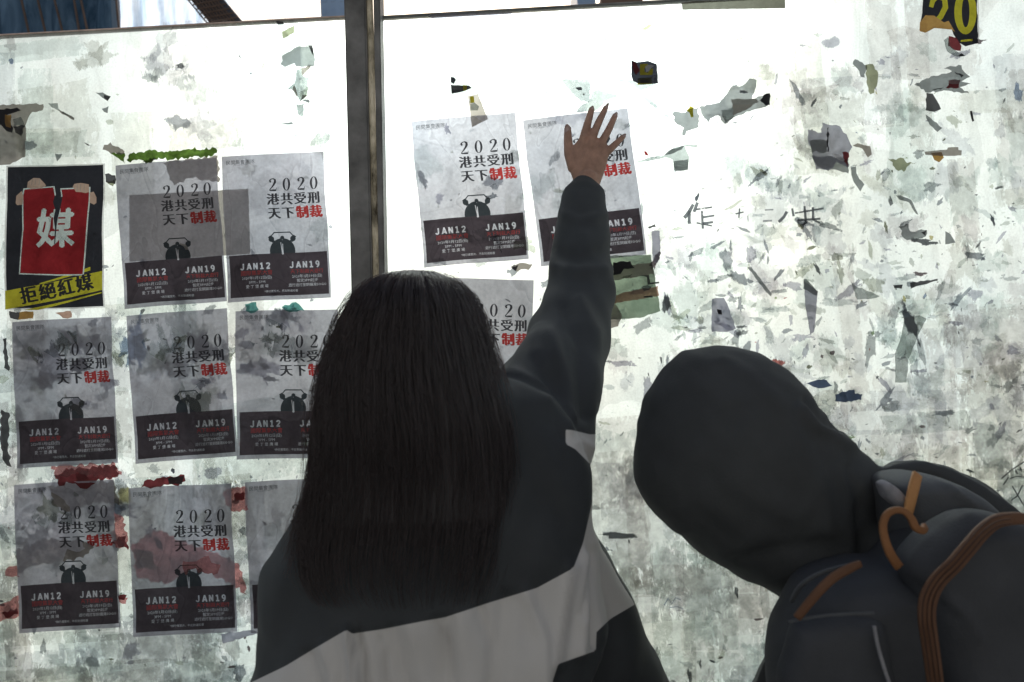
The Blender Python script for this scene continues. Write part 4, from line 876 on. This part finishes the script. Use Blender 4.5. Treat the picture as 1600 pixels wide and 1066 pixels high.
# collar and hood lump under the hair
S.loft([(590, 570, 770, 565, -.56, .05), (570, 610, 800, 600, -.57, .07), (560, 650, 820, 640, -.57, .07)], 32, 2.2)
jme = S.melt(.005, 6)
rumple(jme, .0018, 38, 1.0, (1, 1, .7)); rumple(jme, .0034, 17, 4.0, (1, 1, 1))
folds(jme, [([(870, 330), (905, 345), (950, 335)], 7, .003), ([(866, 392), (905, 404), (956, 388)], 9, -.0035), ([(858, 415), (900, 425), (955, 420)], 8, .004), ([(905, 470), (930, 520), (935, 640)], 9, .004), ([(880, 480), (905, 540), (915, 650)], 8, -.004), ([(860, 520), (885, 600), (890, 670)], 9, .004), ([(835, 560), (865, 620), (880, 680)], 8, -.003),
            ([(795, 580), (850, 610), (885, 660)], 10, .004), ([(544, 984), (550, 1019), (557, 1080)], 7, .007), ([(556, 990), (566, 1030), (572, 1080)], 6, -.006), ([(640, 975), (660, 1030), (668, 1080)], 12, .004), ([(610, 985), (625, 1040), (640, 1080)], 9, -.004), ([(480, 1025), (500, 1080)], 8, -.004), ([(720, 965), (735, 1080)], 16, .004), ([(790, 935), (775, 1080)], 12, -.004),
            ([(894, 888), (884, 945), (870, 1038)], 9, .004), ([(915, 870), (912, 940), (905, 1020)], 9, .005), ([(932, 860), (928, 940), (932, 1010)], 6, -.006), ([(820, 925), (850, 1000), (850, 1080)], 9, .004), ([(585, 988), (600, 1030), (604, 1080)], 5, -.004), ([(680, 970), (700, 1010), (706, 1080)], 6, -.004), ([(750, 950), (768, 1010), (764, 1080)], 6, -.0035), ([(505, 1010), (520, 1050), (524, 1085)], 6, .004), ([(925, 700), (905, 690)], 6, .003), ([(930, 800), (920, 880), (908, 960)], 5, -.004), ([(700, 968), (690, 1080)], 8, -.003)])
WB = [(400, 1063), (446, 1041), (489, 1015), (542, 984), (548, 991), (600, 983), (660, 971), (695, 965), (761, 943), (839, 919), (896, 888), (911, 849), (925, 787), (928, 739), (922, 725), (899, 702), (884, 694), (884, 671), (888, 671), (922, 679), (1000, 679), (1000, 940), (954, 967), (932, 988), (931, 1017), (872, 1038), (863, 1066), (860, 1400), (300, 1400), (300, 1110)]
V = coords(jme); px, py = project(V)
d1, _ = segd(px, py, WB + [WB[0]]); ins = inside(px, py, WB)
band = np.where(ins, d1, -d1)
hemz = np.array(V[:, 1]) > -.47                                   # the tail behind stays black
band = np.where(hemz & (py > 800) & (px > 935), -20, band)
ba = jme.attributes.new('band', 'FLOAT', 'POINT'); ba.data.foreach_set('value', band.astype(np.float32))
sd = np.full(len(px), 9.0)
for P in ([(896, 888), (887, 945), (872, 1038), (864, 1080)], [(544, 984), (552, 1030), (557, 1080)]): sd = np.minimum(sd, segd(px, py, P)[0])  # a sleeve seam, then a fold whose shade is painted in
sa_ = jme.attributes.new('seam_shade', 'FLOAT', 'POINT'); sa_.data.foreach_set('value', (sd / 14).astype(np.float32))
link('jacket', jme, g1, JACKET)
# hair: a solid mass with thousands of separate strands combed over it
HR = [(636, 428, 664, 426, -.55, .02), (614, 433, 686, 431, -.55, .052), (590, 444, 708, 442, -.55, .075), (566, 465, 729, 462, -.555, .09), (547, 494, 745, 492, -.56, .098), (530, 532, 757, 530, -.565, .10), (514, 575, 770, 573, -.575, .098), (504, 620, 782, 618, -.59, .088), (498, 665, 793, 663, -.60, .08),
      (495, 710, 798, 708, -.605, .07), (490, 755, 800, 752, -.61, .06), (482, 805, 800, 800, -.615, .052), (474, 860, 792, 855, -.622, .045), (478, 905, 780, 900, -.63, .036), (500, 945, 765, 940, -.636, .022)]
S = Solid(); S.loft(HR[:12] + [(500, 855, 775, 850, -.618, .02)], 48, 2.15); hme = S.melt(.006, 3)
m, t, out = newmat('dark_hair'); p = pos(t)
hc = ramp(t, noise(t, mapping(t, p, (1, 1, .06)), 160, 3, .6), [(.3, (.040, .035, .036)), (.7, (.09, .078, .08))])
b_ = N(t, 'ShaderNodeBsdfPrincipled', ins={'Roughness': .38, 'Specular IOR Level': .5}); L(t, hc, b_.inputs[0])
tl = N(t, 'ShaderNodeBsdfTranslucent', ins={0: (.50, .15, .07, 1)}); mx = N(t, 'ShaderNodeMixShader'); mx.inputs[0].default_value = .15
L(t, b_.outputs[0], mx.inputs[1]); L(t, tl.outputs[0], mx.inputs[2]); L(t, mx.outputs[0], out.inputs[0]); HAIR = m
HCAP = solid('hair_mass', (.085, .080, .082), .6, .5, 260, .2, 20)
hair = link('hair', hme, g1, HCAP)
def strands(n, rows, lo, hi, rad, seed, a0=0, a1=2 * math.pi, start=(0, 3), end=(9.3, 14.0), wig=.0015, flare=0.0):
    rg = np.random.default_rng(seed); V = []; F = []; K = 24; nr = len(rows)
    fine = np.linspace(0, nr - 1, 120); R2 = np.array(rows); Rf = np.stack([np.interp(fine, np.arange(nr), R2[:, c]) for c in range(6)], 1)
    A = np.array([at(r[0], r[1], r[4]) for r in Rf]); B = np.array([at(r[2], r[3], r[4]) for r in Rf]); Cn = (A + B) / 2; Hh = (B - A) / 2; TH = Rf[:, 5]
    for _ in range(n):
        an = rg.uniform(a0, a1); an += .045 * math.sin(an * 37) + .02 * math.sin(an * 91); s0 = rg.uniform(*start); s1 = rg.uniform(*end); off = rg.uniform(lo, hi); ph = rg.uniform(0, 6.28, 3); dr_ = rg.normal(0, .10)
        tt = np.linspace(s0, s1, K); k = tt / (nr - 1) * 119; i0 = np.clip(k.astype(int), 0, 118); fr = (k - i0)[:, None]
        c = Cn[i0] * (1 - fr) + Cn[i0 + 1] * fr; h = Hh[i0] * (1 - fr) + Hh[i0 + 1] * fr; th = TH[i0] * (1 - fr[:, 0]) + TH[i0 + 1] * fr[:, 0]
        u = np.linspace(0, 1, K); aa = an + dr_ * u + .03 * np.sin(u * 5 + ph[0])
        hl = np.linalg.norm(h, axis=1)[:, None]; o_ = off + wig * np.sin(u * 9 + ph[1]) + flare * u ** 2 * rg.uniform(0, 1)
        P = c + h * (1 + o_[:, None] / hl) * np.cos(aa)[:, None]; P[:, 1] += (th + o_) * np.sin(aa)
        P[:, 0] += .0012 * np.sin(u * 14 + ph[2])
        b = len(V)
        for j in range(K):
            r_ = rad * (1 - .6 * u[j]); x, y, z = P[j]; V += [(x + r_, y, z), (x - r_ * .5, y + r_ * .87, z), (x - r_ * .5, y - r_ * .87, z)]
        for j in range(K - 1):
            for i in range(3): k2 = (i + 1) % 3; F.append((b + j * 3 + i, b + j * 3 + k2, b + j * 3 + 3 + k2, b + j * 3 + 3 + i))
    return V, F
V1, F1 = strands(4200, HR, -.003, .0045, .00045, 3, wig=.002)
V2, F2 = strands(700, HR, .002, .011, .00030, 4, wig=.0045)
V3, F3 = strands(160, HR, .000, .004, .0004, 5, math.pi * .85, math.pi * 1.15, (7, 9), (11, 13), .003, .022)
V = V1 + V2 + V3; F = F1 + [tuple(i + len(V1) for i in f) for f in F2] + [tuple(i + len(V1) + len(V2) for i in f) for f in F3]
hs = link('hair_strands', mesh('hair_strands', V, F, True), hair, HAIR); hs['kind'] = 'stuff'

# ---- the hooded person leaning in from the right
g2 = empty('person', (at(1560, 1066, -.6).x, -.6, 0), 'person in a black hood and jacket bending down beside the panel, seen from behind', 'person')
HC = at(1120, 690, -.50)
hd = at(1130, 690, -.49); s1 = at(1300, 960, -.50); s2 = at(1560, 900, -.42)
pel = at(1640, 1250, -.52)
S, hips2 = person_base(g2, 0, -.55, hd, .10, (s1, s2), [[(s1, .05), (at(1290, 1200, -.42), .042), (at(1180, 1330, -.30), .028)], [(s2, .05), (at(1600, 1200, -.30), .042), (at(1480, 1300, -.2), .028)]],
                       [lambda a, b, c, W=at(1180, 1330, -.30): W + Vector((a, b * .7, -b * .7 + c)), lambda a, b, c, W=at(1480, 1300, -.2): W + Vector((a, b * .7, -b * .7 + c))], tilt=R_(-38), lean=(pel.x + .05, -.52, .90))
link('body', S.melt(.009, 5), g2, SKIN); outfit_low(g2, hips2)
S = Solid()
hood = [(1124, 539), (1098, 542), (1068, 550), (1044, 568), (1025, 590), (1011, 614), (1003, 640), (995, 664), (991, 690), (990, 724), (994, 748), (1001, 769), (1011, 789), (1025, 808), (1045, 826), (1068, 841), (1102, 869), (1141, 895), (1184, 912), (1210, 926), (1232, 941), (1300, 960), (1360, 880), (1372, 780), (1368, 744), (1357, 720), (1340, 703), (1316, 690), (1301, 664), (1279, 642), (1253, 603), (1219, 573), (1176, 549), (1150, 541)]
cxh, cyh = 1165, 735
def shrink(P, k):
    out = []
    for i, (a, b) in enumerate(P):
        (a0, b0), (a1, b1) = P[i - 1], P[(i + 1) % len(P)]; tx, ty = a1 - a0, b1 - b0; l = math.hypot(tx, ty); out.append((a + ty / l * -k * SG, b - tx / l * -k * SG))
    return out
ar = sum(hood[i - 1][0] * hood[i][1] - hood[i][0] * hood[i - 1][1] for i in range(len(hood))); SG = 1 if ar < 0 else -1
# stack of inset outlines through the depth makes a rounded volume whose silhouette is the hood
rs = []; yc, th = -.50, .125
for k in range(13):
    t_ = -1 + 2 * k / 12; ins_ = (1 - math.sqrt(max(0, 1 - (t_ * .985) ** 2))); rs.append((yc + t_ * th, ins_))
def inset(P, f, c): return [(c[0] + (a - c[0]) * (1 - f), c[1] + (b - c[1]) * (1 - f)) for a, b in P]
rings = []
for yy, f in rs: rings.append([at(a, b, yc) + Vector((0, yy - yc, 0)) for a, b in inset(hood, f * .93, (1150, 720))])
S.rings(rings)
# neck, back and shoulders
S.tube([(at(1290, 840, -.52), 85 * sca(-.52)), (at(1380, 900, -.54), 120 * sca(-.54)), (at(1480, 1000, -.56), 150 * sca(-.56)), (at(1600, 1180, -.56), 170 * sca(-.56)), (at(1640, 1330, -.55), 165 * sca(-.55))], 32)
S.tube([(at(1290, 1010, -.52), 78 * sca(-.52)), (at(1280, 1120, -.48), 88 * sca(-.48)), (at(1240, 1300, -.40), 62 * sca(-.40))], 24)
S.tube([(at(1480, 860, -.40), .075), (at(1640, 960, -.36), .08), (at(1640, 1200, -.30), .06), (at(1500, 1290, -.22), .045)], 24)
sl2 = [(1232, 938), (1212, 981), (1194, 1024), (1176, 1066), (1150, 1140), (1400, 1300), (1500, 1000), (1300, 900)]
S.slab(sl2, -.56, -.44)
S.slab([(1372, 760), (1378, 735), (1394, 724), (1420, 720), (1448, 720), (1484, 730), (1524, 750), (1556, 773), (1600, 808), (1660, 860), (1660, 1100), (1500, 1000), (1400, 860)], -.56, -.42)
hm = S.melt(.0055, 7)
rumple(hm, .0022, 20, 2.0); rumple(hm, .0010, 55, 3.0)
folds(hm, [([(1253, 640), (1275, 668), (1300, 680), (1330, 700)], 7, .004), ([(1262, 622), (1290, 655), (1312, 668)], 6, -.005), ([(1130, 560), (1210, 620), (1280, 740), (1300, 850)], 10, .002), ([(1330, 730), (1345, 780), (1350, 860)], 9, -.004), ([(1150, 880), (1220, 860), (1300, 850)], 12, -.003), ([(1200, 905), (1260, 890), (1330, 870)], 9, .003), ([(1394, 735), (1460, 738), (1560, 800)], 6, .002)])
link('hoodie', hm, g2, BLACKC)

# ---- the backpack on the hooded person's back
NAVY = solid('navy_canvas', (.066, .070, .077), .8, .6, 420, .15, 12, spec=.2); NAVY2 = solid('grey_navy_canvas', (.095, .102, .11), .75, .6, 420, .12, 12, spec=.25)
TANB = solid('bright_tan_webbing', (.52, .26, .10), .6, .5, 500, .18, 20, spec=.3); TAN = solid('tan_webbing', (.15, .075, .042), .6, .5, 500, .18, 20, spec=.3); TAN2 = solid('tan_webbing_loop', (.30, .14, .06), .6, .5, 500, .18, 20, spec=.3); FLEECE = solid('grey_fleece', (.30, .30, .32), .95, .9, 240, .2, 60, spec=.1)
bp = empty('backpack', at(1450, 950, -.7), 'dark navy backpack with tan straps worn by the hooded person', 'backpack')
def pillow(name, outline, yc, th, mat, voxel=.005, sm=5, c=None, f=.55, folds_=None, rump=.0010):
    c = c or tuple(np.mean(np.array(outline), 0)); rings = []
    for k in range(11):
        t_ = -1 + 2 * k / 10; i_ = 1 - math.sqrt(max(0, 1 - abs(t_ * .98) ** 2.6)); rings.append([at(a, b, yc) + Vector((0, t_ * th, 0)) for a, b in inset(outline, i_ * f, c)])
    S = Solid(); S.rings(rings); me = S.melt(voxel, sm)
    if rump: rumple(me, rump, 40, th * 90)
    if folds_: folds(me, folds_)
    return link(name, me, bp, mat)
pillow('main_compartment', [(1236, 938), (1250, 915), (1272, 898), (1300, 888), (1345, 880), (1395, 880), (1420, 850), (1460, 818), (1500, 800), (1540, 798), (1600, 815), (1680, 860), (1720, 960), (1730, 1130), (1700, 1290), (1300, 1290), (1225, 1180), (1205, 1080), (1210, 1000)], -.665, .07, NAVY, f=.42)
pillow('front_pocket', [(1240, 975), (1300, 962), (1368, 960), (1378, 1000), (1392, 1066), (1410, 1140), (1420, 1240), (1260, 1240), (1225, 1150), (1218, 1050)], -.725, .022, NAVY, f=.25)
pillow('top_pouch', [(1405, 885), (1412, 865), (1440, 838), (1470, 812), (1500, 797), (1530, 795), (1562, 806), (1600, 815), (1680, 850), (1700, 950), (1690, 1130), (1600, 1160), (1490, 1150), (1460, 1040), (1430, 930)], -.725, .035, NAVY2 if False else NAVY, f=.35, folds_=[([(1412, 890), (1440, 850), (1480, 815), (1520, 803)], 5, .003), ([(1480, 935), (1510, 960), (1530, 1000)], 6, .003), ([(1395, 905), (1430, 915), (1450, 930)], 7, -.003)])
pillow('shoulder_pad', [(1368, 748), (1390, 740), (1420, 737), (1450, 741), (1480, 752), (1512, 772), (1540, 796), (1500, 806), (1450, 826), (1410, 860), (1390, 850), (1376, 800)], -.60, .05, NAVY2, f=.4, folds_=[([(1450, 742), (1490, 765), (1525, 792)], 3, .002)])
pillow('fleece_lining', [(1370, 752), (1382, 750), (1398, 762), (1412, 780), (1410, 792), (1396, 788), (1380, 776)], -.645, .012, FLEECE, .003, 2, rump=.0012)
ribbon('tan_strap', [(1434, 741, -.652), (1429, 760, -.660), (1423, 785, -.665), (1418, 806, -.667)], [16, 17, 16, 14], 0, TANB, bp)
ribbon('grab_loop', [(1405, 886, -.742), (1392, 866, -.750), (1384, 846, -.752), (1380, 824, -.752), (1385, 806, -.752), (1397, 798, -.752), (1412, 799, -.752), (1424, 810, -.752), (1431, 824, -.752), (1442, 829, -.748), (1446, 822, -.742)], [15, 14, 12, 11, 10, 10, 10, 11, 12, 12, 10], 0, TAN2, bp)
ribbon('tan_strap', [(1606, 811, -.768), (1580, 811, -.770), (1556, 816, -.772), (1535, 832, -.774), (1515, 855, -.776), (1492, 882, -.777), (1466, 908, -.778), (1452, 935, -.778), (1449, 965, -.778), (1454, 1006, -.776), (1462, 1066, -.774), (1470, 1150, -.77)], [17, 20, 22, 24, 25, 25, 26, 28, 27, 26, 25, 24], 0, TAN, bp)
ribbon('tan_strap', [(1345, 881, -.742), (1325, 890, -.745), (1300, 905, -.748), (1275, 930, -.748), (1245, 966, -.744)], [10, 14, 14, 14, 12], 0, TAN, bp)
STI = solid('strap_stitching', (.07, .04, .03), .7, 0, 1)
LS = [(1580, 811), (1556, 816), (1535, 832), (1515, 855), (1492, 882), (1466, 908), (1452, 935), (1449, 965), (1454, 1006), (1462, 1066), (1470, 1150)]
for off in (-7.5, 0, 7.5):
    Q = []
    for i, (a, b) in enumerate(LS):
        (a0, b0), (a1, b1) = LS[max(i - 1, 0)], LS[min(i + 1, len(LS) - 1)]; l = math.hypot(a1 - a0, b1 - b0); Q.append((a - (b1 - b0) / l * off, b + (a1 - a0) / l * off, -.7800 if i < 9 else -.777))
    ribbon('stitching', Q, 1.3, 0, STI, bp, .001)
ribbon('piping', [(1237, 940, -.70), (1252, 915, -.72), (1280, 897, -.73), (1318, 886, -.738), (1345, 882, -.74)], 6, 0, NAVY2, bp)
ribbon('piping', [(1366, 978, -.752), (1372, 1010, -.754), (1382, 1045, -.754), (1392, 1075, -.752)], 5, 0, FLEECE, bp, .002)
ribbon('seam_tape', [(1232, 972, -.738), (1290, 962, -.75), (1366, 958, -.752)], 4, 0, NAVY2, bp, .002)

# ------------------------------------------------------------ unseen street front, added behind the camera to bounce sunlight
FAC = solid('bounce_grey_render', (.19, .188, .185), .9, 0, 1, .1, .5)
ob = empty('bounce_building', (0, -9, 0), 'unseen grey street front added opposite the panels to bounce sunlight on the people', 'building')
box('wall', (-22, -17, 0), (22, -9, 15), FAC, ob)
WG = solid('dark_window_glass', (.10, .12, .14), .15, 0, 1, .1, 1, spec=.6)
for j in range(4):
    for i in range(9):
        x = -20 + i * 4.7; f_ = box('window', (x, -9.02, 1 + j * 3.5), (x + 1.7, -8.94, 2.7 + j * 3.5), METAL, ob); box('glass', (x + .08, -8.95, 1.08 + j * 3.5), (x + 1.62, -8.93, 2.62 + j * 3.5), WG, f_)

# ------------------------------------------------------------ what shows above the panels: a wrapped building and the towers beyond
def at25(a, b, y): return at(a, b, y)
TARP = None
m, t, out = newmat('blue_tarp'); p = pos(t)
tc = ramp(t, noise(t, mapping(t, p, (1.2, 1, .25)), 1.6, 5, .6, .8), [(.35, (.08, .14, .20)), (.65, (.25, .36, .46))]); d = N(t, 'ShaderNodeBsdfDiffuse'); L(t, tc, d.inputs[0]); L(t, d.outputs[0], out.inputs[0]); TARP = m
m, t, out = newmat('backlit_blue_tarp'); p = pos(t)
d = N(t, 'ShaderNodeBsdfTranslucent'); L(t, ramp(t, noise(t, mapping(t, p, (2.2, 1, .3)), 1.2, 5, .6, 1.0), [(.3, (.28, .40, .55)), (.62, (.75, .82, .9))]), d.inputs[0]); L(t, d.outputs[0], out.inputs[0]); TARP2 = m  # paler translucent copy, the tarp's backlit brightness put into its colour
BAMB = solid('bamboo', (.22, .14, .10), .7, 0, 1, .2, 2); CONC = solid('pale_concrete', (.42, .44, .47), .85, 0, 1, .1, .2); NET = solid('scaffold_net', (.16, .15, .16), .9, 0, 1, .2, 3)
BY = 25.0
wb = empty('wrapped_building', (at(100, 20, BY).x, BY, 0), 'building wrapped in dark blue tarpaulin and scaffolding at the top left corner', 'building')
def curtain(name, x0, x1, mat, y, seed, zt=24, zb=0):
    nx, nz = 90, 40; V = []; F = []
    for j in range(nz + 1):
        for i in range(nx + 1):
            x = x0 + (x1 - x0) * i / nx; z = zb + (zt - zb) * j / nz
            V.append((x, y + .22 * math.sin(x * 5 + seed + 1.5 * math.sin(z * .4 + x)) + .10 * math.sin(x * 13 + z * 1.1 + seed), z))
    for j in range(nz):
        for i in range(nx): k = j * (nx + 1) + i; F.append((k, k + 1, k + nx + 2, k + nx + 1))
    return link(name, mesh(name, V, F, True), wb, mat)
xa, xb, xc = at(-420, 20, BY).x, at(178, 20, BY).x, at(330, 20, BY).x
curtain('tarpaulin', xa, xb, TARP, BY, 0); curtain('tarpaulin', xb + .02, xc + .6, TARP2, BY + .1, 2)
box('building_block', (xa, BY + .7, 0), (xb - .3, BY + 9, 23), CONC, wb)
for (a, b, c, d_) in ((20, -60, 45, 52), (45, -60, 71, 52), (70, -60, 98, 52), (106, -60, 124, 52), (114, -60, 137, 52), (176, -60, 186, 50), (-60, -60, -36, 60), (-120, -60, -96, 60)):
    S = Solid(); p0, p1 = at(a, b, BY - .4), at(c, d_, BY - .4); q = p1 + (p1 - p0) * 4.0; S.tube([(p0 + (p0 - p1), .045), (q, .045)], 6); link('bamboo_pole', mesh('bamboo_pole', S.V, S.F, True), wb, BAMB)
V = []; F = []
for k in range(9):                                               # sloping net fringe: crossing battens
    a = 296 + k * 5.6
    S_ = Solid(); p0, p1 = at(a - 60, -70, BY - .6), at(a + 34, 44, BY - .6); S_.tube([(p0, .035), (p1, .035)], 5); b = len(V); V += S_.V; F += [tuple(i + b for i in f) for f in S_.F]
for k in range(16):
    yy = -60 + k * 7; S_ = Solid(); p0, p1 = at(300 + yy * .83, yy + 4, BY - .62), at(345 + yy * .83, yy - 4, BY - .62); S_.tube([(p0, .03), (p1, .03)], 5); b = len(V); V += S_.V; F += [tuple(i + b for i in f) for f in S_.F]
nb = link('batten_net', mesh('batten_net', V, F), wb, BAMB); nb['kind'] = 'stuff'
S = Solid(); S.slab([(228, -85), (280, -85), (381, 36), (396, 60), (344, 60), (330, 36)], BY - .5, BY - .42); link('net_sheet', mesh('net_sheet', S.V, S.F), wb, NET)
def tower(x0, x1, ytop, Y, mat, label, win=True):
    a, b = at(x0, 20, Y), at(x1, 20, Y); zt = at(x0, ytop, Y).z
    o = empty('tower_block', ((a.x + b.x) / 2, Y, 0), label, 'building')
    box('wall', (a.x, Y, 0), (b.x, Y + 18, zt), mat, o); nz = int(zt / 3)
    V = []; F = []; nw = max(3, int((b.x - a.x) / 3))
    for j in range(nz):
        for i in range(nw):
            x = a.x + (i + .25) * (b.x - a.x) / nw; z = 1 + j * 3; w_ = (b.x - a.x) / nw * .5; s = len(V)
            for yy in (Y - .12, Y - .02): V += [(x, yy, z), (x + w_, yy, z), (x + w_, yy, z + 1.4), (x, yy, z + 1.4)]
            F += [(s, s + 1, s + 2, s + 3), (s, s + 4, s + 5, s + 1), (s + 3, s + 2, s + 6, s + 7), (s, s + 3, s + 7, s + 4), (s + 1, s + 5, s + 6, s + 2)]
    k = link('windows', mesh('windows', V, F), o, GLS if win else BLUEG); k['kind'] = 'stuff'
GLS = solid('window_glass', (.12, .16, .2), .2, 0, 1, .1, 1, spec=.6)
BLUEG = solid('hazed_blue_glass', (.56, .68, .84), .35, 0, 1, .1, .1); BLUEW = solid('hazed_blue_wall', (.60, .72, .88), .35, 0, 1, .1, .1); BRICK = solid('brown_tiles', (.33, .19, .13), .8, 0, 1, .15, .3)  # distant haze and overexposure are put into the pale blues
tower(501, 542, -140, 160, BLUEW, 'pale blue tower standing in the gap just left of the post', False)
tower(903, 932, -90, 200, BLUEW, 'faint pale blue tower just above the right panel edge', False)
tower(940, 1006, -6, 150, BRICK, 'low brown block peeping over the right panel edge')
